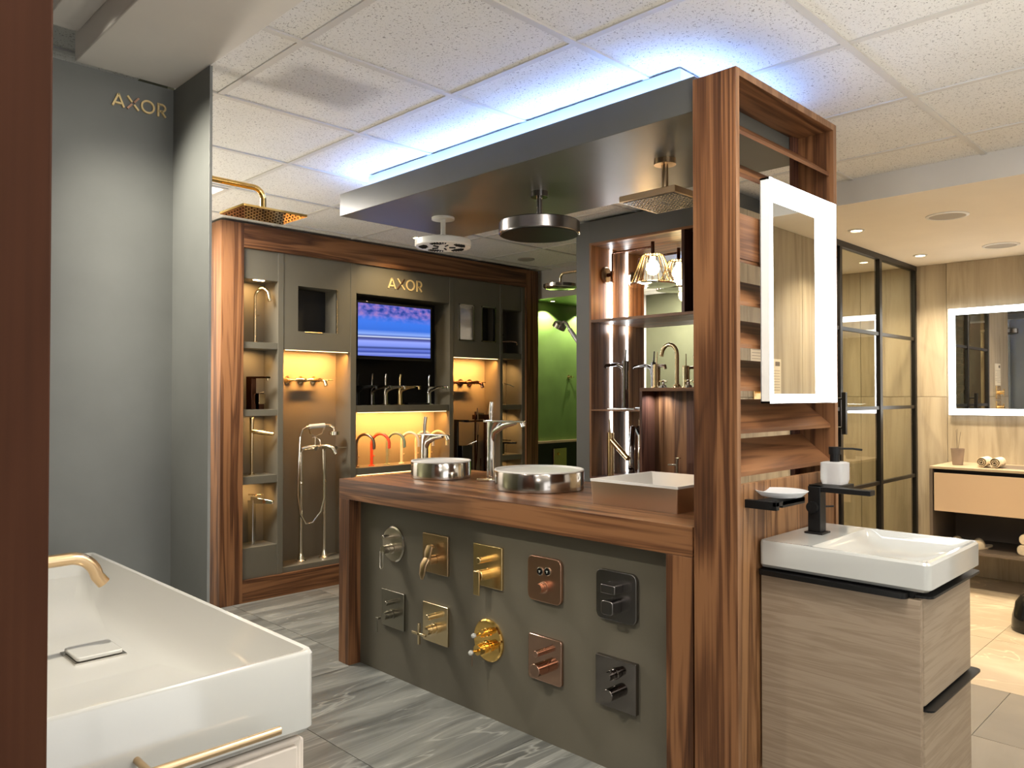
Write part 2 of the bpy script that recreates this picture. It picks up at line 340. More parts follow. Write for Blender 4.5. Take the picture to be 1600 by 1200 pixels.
# ------------------------------------------------------------------ setting: ceiling
cl_ = struct(B(-2.6, 6.5, -2.6, 5.2, 2.43, 2.5).build('ceiling', WHITEWALL))
CX0, CPX, CY0, CPY = 1.232, 0.605, 0.962, 0.5945
ct = None
nx = range(-6, 7); ny = range(-6, 7)
lit = set()
for (px, py) in PANELS: lit.add((math.floor((px - CX0) / CPX), math.floor((py - CY0) / CPY)))
for i in nx:
    for j in ny:
        x0 = CX0 + CPX * i; y0 = CY0 + CPY * j
        if y0 > 4.9 or y0 < -2.6 or x0 > 5.1 or (x0 > 3.9 and y0 < 2.9) or (i, j) in lit: continue
        if ct is None:
            ct = B(0.008, CPX - 0.008, 0.008, CPY - 0.008, 0, 0.02).build('tile', CTILE, cl_, bevel=0.003, smooth=False); o = ct
        else:
            o = ct.copy(); COL.objects.link(o)
        o.location = (x0, y0, 2.402)
for i in nx:
    x = CX0 + CPX * i
    if x > 5.1: continue
    B(x - 0.012, x + 0.012, -2.6 if x < 4 else 2.9, 4.95, 2.397, 2.404).build('rail', TBAR, cl_, smooth=False)
for j in ny:
    y = CY0 + CPY * j
    if y > 4.95 or y < -2.6: continue
    B(-2.6, 4.0 if y < 2.9 else 5.02, y - 0.012, y + 0.012, 2.3955, 2.404).build('rail', TBAR, cl_, smooth=False)
for k, (px, py) in enumerate(PANELS):
    i, j = math.floor((px - CX0) / CPX), math.floor((py - CY0) / CPY)
    x0, y0 = CX0 + CPX * i, CY0 + CPY * j
    where = ('', 'above the camera, beyond the brown board', 'behind the camera near the added window', 'behind the right vanity side', 'to the left of the brown board', 'in the corner between both added windows', 'by the wet room side wall', 'above the aisle in front of the island')[k]
    if k == 0:
        t = thing('ceiling_light', 'square luminous ceiling panel beside the top of the grey wall fin', 'ceiling light', (x0, y0, 2.39), group='recessed luminous ceiling panels')
    else:
        t = thing('ceiling_light', 'added square luminous ceiling panel ' + where, 'ceiling light', (x0, y0, 2.39), group='recessed luminous ceiling panels')
    B(0.03, CPX - 0.03, 0.03, CPY - 0.03, 0.006, 0.012).build('diffuser', LEDP, t)
    m_ = MB()
    for a in ((0.012, 0.03, 0.012, CPY - 0.012), (CPX - 0.03, CPX - 0.012, 0.012, CPY - 0.012), (0.03, CPX - 0.03, 0.012, 0.03), (0.03, CPX - 0.03, CPY - 0.03, CPY - 0.012)): m_.box(*a, 0.0, 0.04)
    m_.build('frame', TBAR, t)
# ------------------------------------------------------------------ setting: walls
struct(B(0.05, 0.20, 0.79, 2.5, 0, 2.43).build('wall_left', WSIDE, bevel=0.002))
struct(B(0.05, 1.0, 2.505, 2.56, 0, 2.275).build('wall_front_left', GREYWALL))
struct(B(0.975, 0.984, 2.235, 2.505, 0, 2.275).build('trim_1', GREYWALL, bevel=0.001))
struct(B(0.978, 1.0, 2.56, 4.99, 0, 2.43).build('wall_left_far', OLIVE))
bm_ = struct(MB().box(0.688, 0.985, -2.6, 2.50, 2.279, 2.43).build('trim_2', BEAMP, bevel=0.004))
struct(MB().box(0.60, 0.688, -2.6, 2.47, 2.355, 2.43).box(0.52, 0.60, -2.6, 2.45, 2.385, 2.43).build('trim_3', BEAMP, bevel=0.003))
struct(B(0.98, 5.02, 4.96, 5.05, 0, 2.43).build('wall_back', WHITEWALL))
struct(B(-2.65, -2.6, -2.6, 5.2, 0, 2.43).build('wall_behind_left', OLIVE))
struct(B(-2.6, 0.05, 3.3, 3.4, 0, 2.43).build('wall_side_left', OLIVE))
struct(B(-2.6, 4.0, -2.65, -2.6, 0, 2.43).build('wall_behind_right', WHITEWALL))
for n_, (wx, wy, ax) in enumerate(((0.6, -2.59, 'x'), (-2.59, 0.9, 'y'))):  # unseen windows with glowing panes, added for the fill light
    fr_ = MB()
    def wb_(a0, a1, z0, z1, d0=0.0, d1=0.06):
        if ax == 'x': fr_.box(wx + a0, wx + a1, wy + d0, wy + d1, z0, z1)
        else: fr_.box(wx + d0, wx + d1, wy + a0, wy + a1, z0, z1)
    for a_ in (-1.55, -0.52, 0.48, 1.5): wb_(a_, a_ + 0.05, 0.2, 2.3)
    wb_(-1.55, 1.55, 0.2, 0.25); wb_(-1.55, 1.55, 2.25, 2.3)
    wo_ = struct(fr_.build('fill_window_%d' % (n_ + 1), BLACKFR))
    fr_ = MB(); wb_(-1.5, 1.5, 0.25, 2.25, 0.0, 0.01)
    fr_.build('pane', mat('glowing fill pane', (0.8, 0.8, 0.8), 0.4, emit=(0.95, 0.97, 1.0), es=0.25), wo_)
# wet room box: bulkhead, soffit, tiled walls
struct(B(4.0, 4.12, -2.6, 1.97, 2.278, 2.43).build('trim_4', WHITEWALL))
sof = struct(B(4.003, 6.35, 0.15, 3.05, 2.277, 2.32).build('ceiling_wet_room', SOFFIT))
wf = struct(B(6.312, 6.36, 0.1, 3.1, 0, 2.3).build('wall_far', GROUTW))
wr = struct(B(4.0, 6.312, 0.12, 0.192, 0, 2.3).build('wall_right', GROUTW))
wb = struct(B(4.13, 6.312, 3.008, 3.08, 0, 2.43).build('wall_shower', GROUTW))
ws = struct(B(3.45, 4.22, 1.998, 2.045, 0, 2.277).build('wall_tiled_return', GROUTW))
struct(B(4.0, 4.1, -2.6, 0.12, 0, 2.43).build('wall_right_front', WHITEWALL))
wt = {}
def wall_tile(par, axis, pos, a0, a1, z0, z1):
    """a large wood-grain tile lying against a wall; axis x: faces -x; axis y: faces -y; axis Y: faces +y"""
    g = 0.0015; w, h = round(a1 - a0, 3), round(z1 - z0, 3); k = (axis, w, h)
    if k not in wt:
        if axis == 'x': m_ = B(0, 0.008, g, w - g, g, h - g)
        else: m_ = B(g, w - g, 0, 0.008, g, h - g)
        o = m_.build('tile', WTILEX, par, bevel=0.001, smooth=False, seg=1); wt[k] = o
    else:
        o = wt[k].copy(); COL.objects.link(o); o.parent = par
    o.location = {'x': (pos, a0, z0), 'y': (a0, pos, z0), 'Y': (a0, pos, z0)}[axis]
for z0, z1 in ((0, 1.29), (1.29, 2.277)):
    for k in range(5): wall_tile(wf, 'x', 6.304, 1.768 + 0.62 * (k - 3) + 0.0, 1.768 + 0.62 * (k - 2), z0, z1)
    for k in range(4): wall_tile(wr, 'Y', 0.192, 4.0 + 0.578 * k, 4.0 + 0.578 * (k + 1), z0, z1)
    for k in range(4): wall_tile(wb, 'y', 3.0, 4.13 + 0.545 * k, 4.13 + 0.545 * (k + 1), z0, z1)
    wall_tile(ws, 'y', 1.99, 3.735, 4.22, z0, z1); wall_tile(ws, 'y', 1.99, 3.45, 3.735, z0, z1)
# green shower bay behind the display wall
struct(B(5.006, 5.02, 2.95, 4.96, 2.153, 2.43).build('trim_5', WHITEWALL))
struct(B(5.02, 6.4, 3.05, 4.96, 2.156, 2.2).build('ceiling_green_bay', GREEN))
struct(B(4.952, 6.4, 4.79, 4.9, 0.885, 2.16).build('wall_green', GREEN))
struct(B(4.952, 6.4, 4.795, 4.9, 0, 0.865).build('wall_green_base', VOID))
struct(B(4.952, 6.4, 4.76, 4.9, 0.865, 0.885).build('trim_6', BEIGEL))
struct(B(6.3, 6.4, 3.05, 4.79, 0, 2.16).build('wall_green_end', GREEN))
struct(B(4.95, 5.02, 4.80, 4.96, 0, 2.43).build('wall_jamb', WHITEWALL))
for x in (5.2, 5.72):
    t = thing('spotlight', 'small round spotlight close to the green wall' if x < 5.5 else 'second spotlight above the green wall, hidden by the dark unit', 'spotlight', (x, 4.68, 2.156))
    MB().lathe([(0.03, 0), (0.03, -0.006), (0.018, -0.006), (0.018, -0.002)]).build('rim', TBAR, t)
    MB().lathe([(0.017, -0.003), (0.017, -0.006)]).build('lens', LEDG, t)
    spot('spotlight_beam', (x, 4.68, 2.135), 18, (1.0, 0.9, 0.62), 120, r=0.01, blend=0.25)

# ------------------------------------------------------------------ lettering built stroke by stroke
def lettering(label, loc, h, rz=0):
    t = thing('wall_lettering', label, 'sign', loc, rz)
    w = 0.13 * h; d0, d1 = -0.006, 0.0
    def stroke(m_, a, b, ww=w):
        a, b = Vector((a[0], 0, a[1])), Vector((b[0], 0, b[1])); d = (b - a).normalized(); n = Vector((-d.z, 0, d.x)) * ww / 2
        p = [a + n, a - n, b - n, b + n]; m_.prism([(q.x, q.z) for q in p], 'y', d0, d1)
    def L(off, strokes, ring=None, arcs=None, mm=None):
        m_ = MB()
        for s_ in strokes: stroke(m_, (s_[0] * h + off, s_[1] * h), (s_[2] * h + off, s_[3] * h))
        if ring:
            cx, cz, R = ring; cx = cx * h + off; cz *= h; R *= h; n = 28; vo = []
            rings = []
            for k in range(n + 1):
                a = 2 * PI * k / n; ca, sa = math.cos(a), math.sin(a)
                rings.append([(cx + R * ca, d0, cz + R * sa), (cx + (R - w) * ca, d0, cz + (R - w) * sa), (cx + (R - w) * ca, d1, cz + (R - w) * sa), (cx + R * ca, d1, cz + R * sa)])
            m_.loft(rings, False, False)
        if arcs:
            cx, cz, R, a0, a1 = arcs; cx = cx * h + off; cz *= h; R *= h; rings = []
            for k in range(13):
                a = a0 + (a1 - a0) * k / 12; ca, sa = math.cos(a), math.sin(a)
                rings.append([(cx + R * ca, d0, cz + R * sa), (cx + (R - w) * ca, d0, cz + (R - w) * sa), (cx + (R - w) * ca, d1, cz + (R - w) * sa), (cx + R * ca, d1, cz + R * sa)])
            m_.loft(rings)
        return m_.build('letter', mm or SIGN, t, smooth=False)
    LG = SIGN
    L(0.0, [(0.02, 0.02, 0.40, 0.95), (0.40, 0.95, 0.78, 0.02), (0.2, 0.27, 0.6, 0.27)])
    o = L(0.98 * h, [(0.04, 0.96, 0.36, 0.56), (0.5, 0.40, 0.82, 0.04)])
    L(0.98 * h, [(0.82, 0.96, 0.5, 0.56), (0.36, 0.42, 0.04, 0.04)], mm=COPPER)
    L(1.98 * h, [], ring=(0.47, 0.5, 0.5))
    L(3.12 * h, [(0.08, 0, 0.08, 1.0), (0.08, 0.93, 0.34, 0.93), (0.08, 0.42, 0.34, 0.42), (0.3, 0.44, 0.62, 0.02)], arcs=(0.34, 0.675, 0.32, -PI / 2, PI / 2))
    return t
lettering('small gold lettering on the grey wall below the beam', (0.792, 2.504, 2.178), 0.042)
lettering('gold lettering on the olive panel above the television', (3.36, 4.6445, 2.085), 0.083)

# ------------------------------------------------------------------ left basin, its cabinet and spout
t = thing('washbasin', 'large white rectangular basin with square drain cover in the near left corner', 'washbasin', (0.44, 1.705, 0.745))
x0, x1, y0, y1 = -0.235, 0.243, -0.563, 0.567
R = []
R.append(rrect(x0 + .01, x1 - .01, y0 + .01, y1 - .01, 0.012, 0.0)); R.append(rrect(x0, x1, y0, y1, 0.018, 0.01)); R.append(rrect(x0, x1, y0, y1, 0.018, 0.129)); R.append(rrect(x0 + .004, x1 - .004, y0 + .004, y1 - .004, 0.015, 0.135))
R.append(rrect(x0 + .012, x1 - .012, y0 + .012, y1 - .012, 0.012, 0.134)); R.append(rrect(x0 + .03, x1 - .03, y0 + .035, y1 - .035, 0.03, 0.085)); R.append(rrect(x0 + .055, x1 - .055, y0 + .14, y1 - .14, 0.05, 0.05)); R.append(rrect(x0 + .15, x1 - .1, y0 + .4, y1 - .4, 0.02, 0.034))
MB().loft(R).build('bowl', CERAMIC, t)
dr = MB().loft([rrect(0.03, 0.115, -0.045, 0.045, 0.008, 0.038), rrect(0.03, 0.115, -0.045, 0.045, 0.008, 0.046)]).build('drain_cover', CERAMIC, t, bevel=0.002)
MB().box(0.025, 0.12, -0.05, 0.05, 0.033, 0.037).build('drain_rim', STEEL, t)
v = thing('vanity_cabinet', 'cream vanity cabinet under the large white basin', 'cabinet', (0.44, 1.705, 0.25))
B(-0.23, 0.228, -0.545, 0.555, 0.0, 0.487).build('body', CREAMP, v, bevel=0.006)
B(-0.2, 0.214, -0.556, -0.545, 0.01, 0.478).build('side_panel', CREAMP, v, bevel=0.003)
B(0.228, 0.24, -0.53, 0.0, 0.01, 0.475).build('drawer', CREAMP, v, bevel=0.003)
B(0.228, 0.24, 0.005, 0.545, 0.01, 0.475).build('drawer', CREAMP, v, bevel=0.003)
t = thing('towel_rail', 'slim brass towel rail along the front side of the large white basin', 'towel rail', (0.1, 1.09, 0.79))
MB().cyl((0.0, 0, 0), (0.49, 0, 0), 0.0065).build('bar', PBRASS, t)
for x in (0.14, 0.3): MB().cyl((x, 0, 0), (x, 0.055, 0), 0.005).build('bracket', PBRASS, t)
t = thing('wall_spout', 'antique brass wall spout curving over the large white basin', 'tap', (0.20, 1.71, 0.974))
MB().tube([(0, 0, 0), (0.27, 0, 0.002)] + arc((0.27, 0, -0.048), 0.05, PI / 2, 0.18, 8, 'xz') + [(0.332, 0, -0.056)], 0.0125, 20).build('spout', PBRASS, t)
MB().lathe([(0.028, 0), (0.028, 0.008), (0.014, 0.008)], (0, 0, 0), (1, 0, 0)).build('rosette', PBRASS, t)
MB().cyl((0, 0.12, -0.02), (0.05, 0.12, -0.02), 0.013).cyl((0.04, 0.12, -0.02), (0.04, 0.12, 0.02), 0.004).build('handle', PBRASS, t)

# gold rain shower on the far side of the grey fin
t = thing('rain_shower', 'polished gold rain shower with thin rectangular head beside the grey wall', 'shower', (1.0, 2.79, 2.10))
MB().tube([(0, 0, 0), (0.39, 0, -0.002)] + arc((0.39, 0, -0.042), 0.04, PI / 2, 0, 6, 'xz') + [(0.43, 0, -0.085)], 0.011, 16).build('arm', GOLD, t)
MB().lathe([(0.03, 0), (0.03, 0.008), (0.012, 0.008)], (0, 0, 0), (1, 0, 0)).build('rosette', GOLD, t)
h_ = MB().loft([rrect(0.30, 0.565, -0.1, 0.1, 0.006, -0.1035), rrect(0.30, 0.565, -0.1, 0.1, 0.006, -0.096), rrect(0.40, 0.47, -0.03, 0.03, 0.006, -0.088)]).build('head', GOLD, t)
B(0.303, 0.562, -0.097, 0.097, -0.1045, -0.1035).build('spray_face', mat('dark gold mirror', (0.3, 0.2, 0.09), 0.08, 1), h_)
m_ = MB()
for i in range(11):
    for j in range(8): m_.lathe([(0.003, -0.107), (0.0035, -0.103)], (0.32 + i * 0.0225, -0.082 + j * 0.0234, 0), n=6)
m_.build('nozzles', DBRONZE, h_)['kind'] = 'stuff'

# ------------------------------------------------------------------ display wall
D = thing('display_wall', 'walnut framed display wall with olive grey panels, niches and shelves', 'display unit', (2.095, 4.625, 0))
def dp(name, m, x0, x1, y0, y1, z0, z1, bev=0.0015, par=None, lab=None):
    o = B(x0 - 2.095, x1 - 2.095, y0 - 4.625, y1 - 4.625, z0, z1).build(name, m, par or D, bevel=bev, smooth=False)
    if lab: o['label'] = lab
    return o
dp('side_board', WZ, 2.095, 2.243, 4.625, 4.955, 0, 2.385)
dp('side_board', WZ, 4.80, 4.95, 4.625, 4.955, 0, 2.385)
dp('top_board', WX, 2.243, 4.80, 4.625, 4.955, 2.233, 2.385)
dp('bottom_board', WX, 2.243, 4.80, 4.625, 4.955, 0, 0.14)
dp('back_panel', PANEL, 2.243, 4.80, 4.832, 4.85, 0.14, 2.233)
F0, F1 = 4.645, 4.832
dp('divider', PANEL, 2.243, 2.252, F0, F1, 0.14, 2.233)
for a, b in ((2.486, 2.526), (3.04, 3.086), (3.949, 3.988), (4.501, 4.531), (4.762, 4.80)):
    dp('divider', PANEL, a, b, F0 - 0.004, F1, 0.14, 2.233)
for z0, z1, n in ((2.043, 2.233, 'panel'), (1.60, 1.641, 'shelf'), (1.169, 1.210, 'shelf'), (0.737, 0.787, 'shelf'), (0.14, 0.337, 'panel')):
    dp(n, PANEL, 2.252, 2.486, F0, F1, z0, z1)
# second bay: panel with a square opening, tall lit niche below
for a in ((2.526, 2.632, 1.603, 2.233), (2.933, 3.04, 1.603, 2.233), (2.632, 2.933, 2.03, 2.233), (2.632, 2.933, 1.603, 1.728)): dp('panel', PANEL, a[0], a[1], F0, F1, a[2], a[3], 0)
sc_ = dp('opening_lining', VOID, 2.633, 2.932, 4.80, 4.83, 1.729, 2.029)
dp('lip', CHAMP, 2.927, 2.934, F0 - 0.004, F0 + 0.01, 1.728, 2.03)
dp('lip', CHAMP, 2.68, 2.82, F0 - 0.004, F0 + 0.01, 1.722, 1.729)
dp('panel', PANEL, 2.526, 3.04, F0, F1, 0.14, 0.176)
# television bay
dp('panel', PANEL, 3.086, 3.949, F0, F1, 2.024, 2.233)
dp('shelf', PANEL, 3.086, 3.949, F0, F1, 1.18, 1.229)
dp('shelf', PANEL, 3.086, 3.949, F0, F1, 0.737, 0.787)
dp('panel', PANEL, 3.086, 3.949, F0, F1, 0.14, 0.25)
dp('niche_lining', BLACK, 3.087, 3.948, 4.826, 4.831, 1.23, 2.023)
# fourth bay with two inset boxes
bz0, bz1 = 1.74, 2.03
for a in ((3.988, 4.048, 1.605, 2.233), (4.206, 4.29, 1.605, 2.233), (4.449, 4.501, 1.605, 2.233), (4.048, 4.206, bz1, 2.233), (4.048, 4.206, 1.605, bz0), (4.29, 4.449, bz1, 2.233), (4.29, 4.449, 1.605, bz0)):
    dp('panel', PANEL, a[0], a[1], F0, F1, a[2], a[3], 0)
bx = dp('inset_box', STEEL, 4.055, 4.199, 4.73, 4.74, bz0, bz1, lab='brushed steel inset box')
for a in ((4.048, 4.056, bz0, bz1), (4.198, 4.206, bz0, bz1), (4.048, 4.206, bz0, bz0 + .008), (4.048, 4.206, bz1 - .008, bz1)): dp('rim', STEEL, a[0], a[1], F0 - 0.006, 4.735, a[2], a[3], 0, bx)
bx = dp('inset_box', VOID, 4.297, 4.442, 4.73, 4.74, bz0, bz1, lab='black inset box with steel rim')
for a in ((4.29, 4.298, bz0, bz1), (4.441, 4.449, bz0, bz1), (4.29, 4.449, bz0, bz0 + .008), (4.29, 4.449, bz1 - .008, bz1)): dp('rim', STEEL, a[0], a[1], F0 - 0.006, F0 + 0.02, a[2], a[3], 0, bx)
dp('panel', PANEL, 3.988, 4.501, F0, F1, 0.14, 0.176)
for z0, z1, n in ((2.025, 2.233, 'panel'), (1.61, 1.657, 'shelf'), (1.181, 1.223, 'shelf'), (0.755, 0.80, 'shelf'), (0.14, 0.337, 'panel')):
    dp(n, PANEL, 4.531, 4.762, F0, F1, z0, z1)
# lights inside the niches
dp('light', LEDG, 2.33, 2.40, 4.66, 4.68, 2.038, 2.043)
for x, w, z, e, sp in ((2.785, 0.48, 1.598, 4.2, 110), (3.515, 0.82, 1.176, 6.3, 130), (4.245, 0.48, 1.600, 4.2, 110), (3.515, 0.82, 0.732, 3, 140)):
    dp('led_strip', LEDN, x - w / 2, x + w / 2, 4.652, 4.66, z, z + 0.004)
    area('niche_light', (x, 4.67, z - 0.004), w, e, GOLDEN, (math.radians(42), 0, 0), 0.02, sp)
for x, e in ((2.38, 0.5), (4.65, 0.6)):
    for z in (2.036, 1.596, 1.165, 0.733): area('niche_light', (x, 4.72, z), 0.06, e, (1.0, 0.58, 0.22), (math.radians(20), 0, 0), 0.04, 140)

# unseen standing lamps added to carry the ceiling fill
for (ux, uy, uz), lab in zip(UPL, ('added black standing uplighter hidden behind the grey fin', 'added black standing uplighter behind the camera beside the aisle')):
    t = thing('added_fill_lamp', lab, 'lamp', (ux, uy, 0))
    MB().lathe([(0.15, 0), (0.15, 0.012), (0.02, 0.025), (0, 0.026)]).build('base', BLACK, t)
    MB().cyl((0, 0, 0.02), (0, 0, uz - 0.08), 0.012).build('pole', BLACK, t)
    MB().lathe([(0.02, uz - 0.09), (0.12, uz - 0.03), (0.16, uz + 0.02), (0.157, uz + 0.022), (0.115, uz - 0.02), (0, uz - 0.04)]).build('bowl', BLACK, t)
t = thing('downlight', 'small lit downlight in the tiled ceiling beside the white shower head', 'downlight', (3.34, 4.27, 2.402))
MB().lathe([(0.045, 0), (0.045, -0.005), (0.032, -0.007), (0.03, -0.001)], n=32).build('rim', TBAR, t)
MB().lathe([(0.029, -0.002), (0.029, -0.006), (0, -0.007)], n=24).build('lens', LEDG, t)
# television
t = thing('television', 'black flat television showing a blue harbour picture in the display wall', 'television', (3.44, 4.66, 1.56))
B(-0.345, 0.345, 0.0, 0.05, 0.0, 0.418).build('housing', GBLACK, t, bevel=0.003)
B(-0.328, 0.328, -0.003, 0.0, 0.026, 0.402).build('screen', TVPIC, t)
B(-0.02, 0.02, 0.05, 0.17, 0.15, 0.3).build('bracket', BLACK, t)

# ------------------------------------------------------------------ tap builders, all facing local -y
def tap_flow(name, label, m, loc, rz, h=0.14, reach=0.19, lever=0.09, w=0.02, group=None):
    t = thing(name, label, 'tap', loc, rz, group)
    MB().loft([rrect(-w * 1.25, w * 1.25, -w * 1.25, w * 1.25, 0.006, 0), rrect(-w * 1.25, w * 1.25, -w * 1.25, w * 1.25, 0.006, 0.006)]).build('foot', m, t)
    rings = []
    P = [((0, 0, 0.006), w * .95, w * .9), ((0, 0, h * .45), w * .9, w * .8), ((0, 0, h * .72), w * .9, w * .85)]
    for (c, a, b) in P: rings.append([(c[0] + a * math.cos(q), c[1] + b * math.sin(q), c[2]) for q in [2 * PI * k / 20 for k in range(20)]])
    rings.append([(w * 1.05 * math.cos(q), -0.004 + (w * 1.3 if math.sin(q) < 0 else w) * math.sin(q), h * .88) for q in [2 * PI * k / 20 for k in range(20)]])
    rings.append([(w * 1.1 * math.cos(q), -0.006 + (w * 2.6 if math.sin(q) < 0 else w * 1.1) * math.sin(q), h * .985) for q in [2 * PI * k / 20 for k in range(20)]])
    MB().loft(rings).build('body', m, t)
    top = [(-w * 1.15, w * 1.2), (w * 1.15, w * 1.2), (w * 1.0, -0.05), (w * .62, -reach * .7), (w * .6, -reach), (-w * .6, -reach), (-w * .62, -reach * .7), (-w * 1.0, -0.05)]
    sp = MB().prism(top, 'z', h * .98, h * .98 + max(0.005, h * .03)).build('spout', m, t, bevel=0.0015)
    MB().tube([(0, -w * .2, h * .62), (0, -w * .9, h * .82), (0, -reach * .42, h * .93), (0, -reach * .75, h * .975)], [w * .5, w * .75, w * .6, w * .45], 14).build('brace', m, t)
    MB().cyl((0, -reach + .012, h * .99), (0, -reach + .004, h * .99 - 0.022), w * .5, w * .45).build('outlet', m, sp)
    lv = MB().tube([(0, 0.0, h), (0.004, 0.004, h + lever * .5), (0.014, 0.006, h + lever)], [w * .32, w * .42, w * .42], 14).build('lever', m, t)
    return t
def tap_arch(name, label, m, loc, rz, h=0.235, r=0.065, tube=0.0115, drop=0.03, group=None, lever=True, lm=None):
    t = thing(name, label, 'tap', loc, rz, group)
    MB().lathe([(tube * 2.1, 0), (tube * 2.1, 0.006), (tube * 1.2, 0.009)]).build('foot', m, t)
    a = arc((0, -r, h - r), r, 0, PI * .98, 16)
    MB().tube([(0, 0, 0.004), (0, 0, h * .4)] + a + [(0, -2 * r, h - r - drop)], tube, 16).build('spout', m, t)
    if lever: MB().cyl((0, 0, h * .3), (tube * 3.6, 0, h * .3), tube * .42, tube * .3, 10).build('lever', lm or m, t)
    return t

# taps in the left niche column
t = thing('kitchen_tap', 'tall slim gold tap with bowed spout on the topmost left niche shelf', 'tap', (2.375, 4.74, 1.641), math.radians(35))
MB().tube([(0, 0, 0), (0, 0, 0.30)] + arc((0, -0.05, 0.30), 0.05, 0, PI * .8, 10) + [(0, -0.105, 0.27)], [0.0085] * 2 + [0.0085 + 0.0006 * i for i in range(11)] + [0.012], 14).build('spout', CHAMP, t)
MB().cyl((0, 0, 0.18), (0.05, 0, 0.185), 0.003).build('lever', CHAMP, t)
MB().lathe([(0.022, 0), (0.022, 0.008), (0.01, 0.014)]).build('foot', CHAMP, t)
t = thing('basin_tap', 'dark bronze angular tap with square brass front plate in the left niche column', 'tap', (2.375, 4.745, 1.21), math.radians(25))
B(-0.05, -0.005, -0.02, 0.025, 0, 0.2).build('body', DBRONZE, t, bevel=0.002)
B(-0.05, -0.005, -0.13, 0.025, 0.2, 0.212).build('spout', DBRONZE, t, bevel=0.001)
MB().cyl((-0.027, -0.125, 0.2), (-0.027, -0.125, 0.187), 0.008).build('outlet', CHAMP, t)
B(0.0, 0.062, -0.04, -0.034, 0.035, 0.10).build('front_plate', CHAMP, t, bevel=0.001)
B(0.006, 0.056, -0.034, 0.01, 0.0, 0.105).build('block', DBRONZE, t)
MB().cyl((0.03, -0.01, 0.105), (0.06, -0.03, 0.112), 0.004).build('lever', CHAMP, t)
t = thing('basin_tap', 'slim gold tap with tube spout at right angles on the third left niche shelf', 'tap', (2.36, 4.745, 0.787), math.radians(42))
MB().tube([(0, 0, 0), (0, 0, 0.37)], [0.009, 0.015], 18).build('body', CHAMP, t)
MB().cyl((0, 0.0, 0.28), (0, -0.145, 0.265), 0.014, 0.0125).build('spout', BRASS, t)
MB().lathe([(0.02, 0), (0.02, 0.006), (0.01, 0.01)]).build('foot', CHAMP, t)
t = thing('basin_tap', 'polished chrome tap with flat lever in the lowest left niche', 'tap', (2.365, 4.75, 0.337), math.radians(35))
MB().loft([rrect(-0.018, 0.018, -0.018, 0.018, 0.008, 0), rrect(-0.02, 0.02, -0.02, 0.02, 0.006, 0.15), rrect(-0.021, 0.021, -0.021, 0.021, 0.005, 0.285)]).build('body', CHROME, t)
MB().loft([[(x, -0.0, z) for x, z in ((-.018, .265), (.018, .265), (.02, .31), (-.02, .31))], [(x, -0.15, z) for x, z in ((-.013, .265), (.013, .265), (.014, .285), (-.014, .285))]]).build('spout', CHROME, t, bevel=0.002)
B(-0.012, 0.012, -0.07, 0.02, 0.318, 0.325).build('lever', CHAMP, t, bevel=0.001)

# wall mounted three hole mixers
def wall_mixer(label, m, x, z, hm):
    t = thing('wall_mixer', label, 'tap', (x, F1 - 0.0, z))
    for k, dx in enumerate((-0.1, 0.0, 0.1)):
        MB().lathe([(0.03, 0), (0.03, -0.01), (0.02, -0.02), (0.012, -0.03), (0.012, -0.07)], (dx, 0, 0), (0, 1, 0)).build('rosette', m, t)
    MB().tube([(-0.1, -0.06, 0), (-0.05, -0.06, 0.004), (0, -0.06, 0.0), (0.05, -0.06, 0.004), (0.1, -0.06, 0)], [0.011, 0.014, 0.011, 0.014, 0.011], 14).build('bridge', m, t)
    MB().tube([(0.06, -0.06, 0), (0.085, -0.12, 0.005), (0.095, -0.16, -0.01), (0.097, -0.17, -0.04)], [0.012, 0.0125, 0.013, 0.014], 14).build('spout', m, t)
    for dx, l in ((-0.1, -0.055), (0.12, 0.075)):
        h = MB().cyl((dx, -0.07, 0), (dx, -0.105, 0), 0.012, 0.009).build('handle', m, t)
        MB().cyl((dx, -0.1, 0), (dx + l, -0.1, 0.004), 0.0042, 0.003).lathe([(0.0, -0.008), (0.009, -0.004), (0.009, 0.004), (0, 0.008)], (dx, -0.107, 0), (0, 1, 0)).build('lever', hm, h)
    return t
wall_mixer('antique gold wall mixer with lever handles above the floor standing bath filler', CHAMP, 2.76, 1.405, CHAMP)
wall_mixer('dark bronze wall mixer in the lit niche right of the television', DBRONZE, 4.225, 1.405, DBRONZE)

PNICK = mat('polished pale nickel', (0.86, 0.79, 0.66), 0.2, 1)
# floor standing bath filler with hand shower
t = thing('bath_filler', 'floor standing champagne bath filler with two pipes and white handled hand shower', 'bath tap', (2.80, 4.74, 0.176))
for dx in (-0.088, 0.092):
    p = MB().cyl((dx, 0, 0), (dx, 0, 0.745), 0.0125).build('standpipe', PNICK, t)
    MB().lathe([(0.036, 0), (0.036, 0.006), (0.026, 0.014), (0.016, 0.05), (0.0115, 0.06)], (dx, 0, 0), n=24).build('foot', PNICK, p)
    MB().lathe([(0.011, 0.52), (0.0175, 0.525), (0.0175, 0.533), (0.011, 0.545)], (dx, 0, 0), n=20).build('collar', PNICK, p)
MB().tube([(-0.088, 0, 0.74), (-0.088, -0.02, 0.765), (-0.05, -0.03, 0.775), (0, -0.035, 0.77), (0.05, -0.03, 0.775), (0.092, -0.02, 0.765), (0.092, 0, 0.74)], [0.011, 0.014, 0.012, 0.017, 0.012, 0.014, 0.011], 14).build('bridge', PNICK, t)
MB().tube([(0.03, -0.035, 0.775), (0.06, -0.09, 0.778), (0.085, -0.12, 0.765), (0.1, -0.135, 0.725)], [0.013, 0.015, 0.015, 0.017], 14).build('spout', PNICK, t)
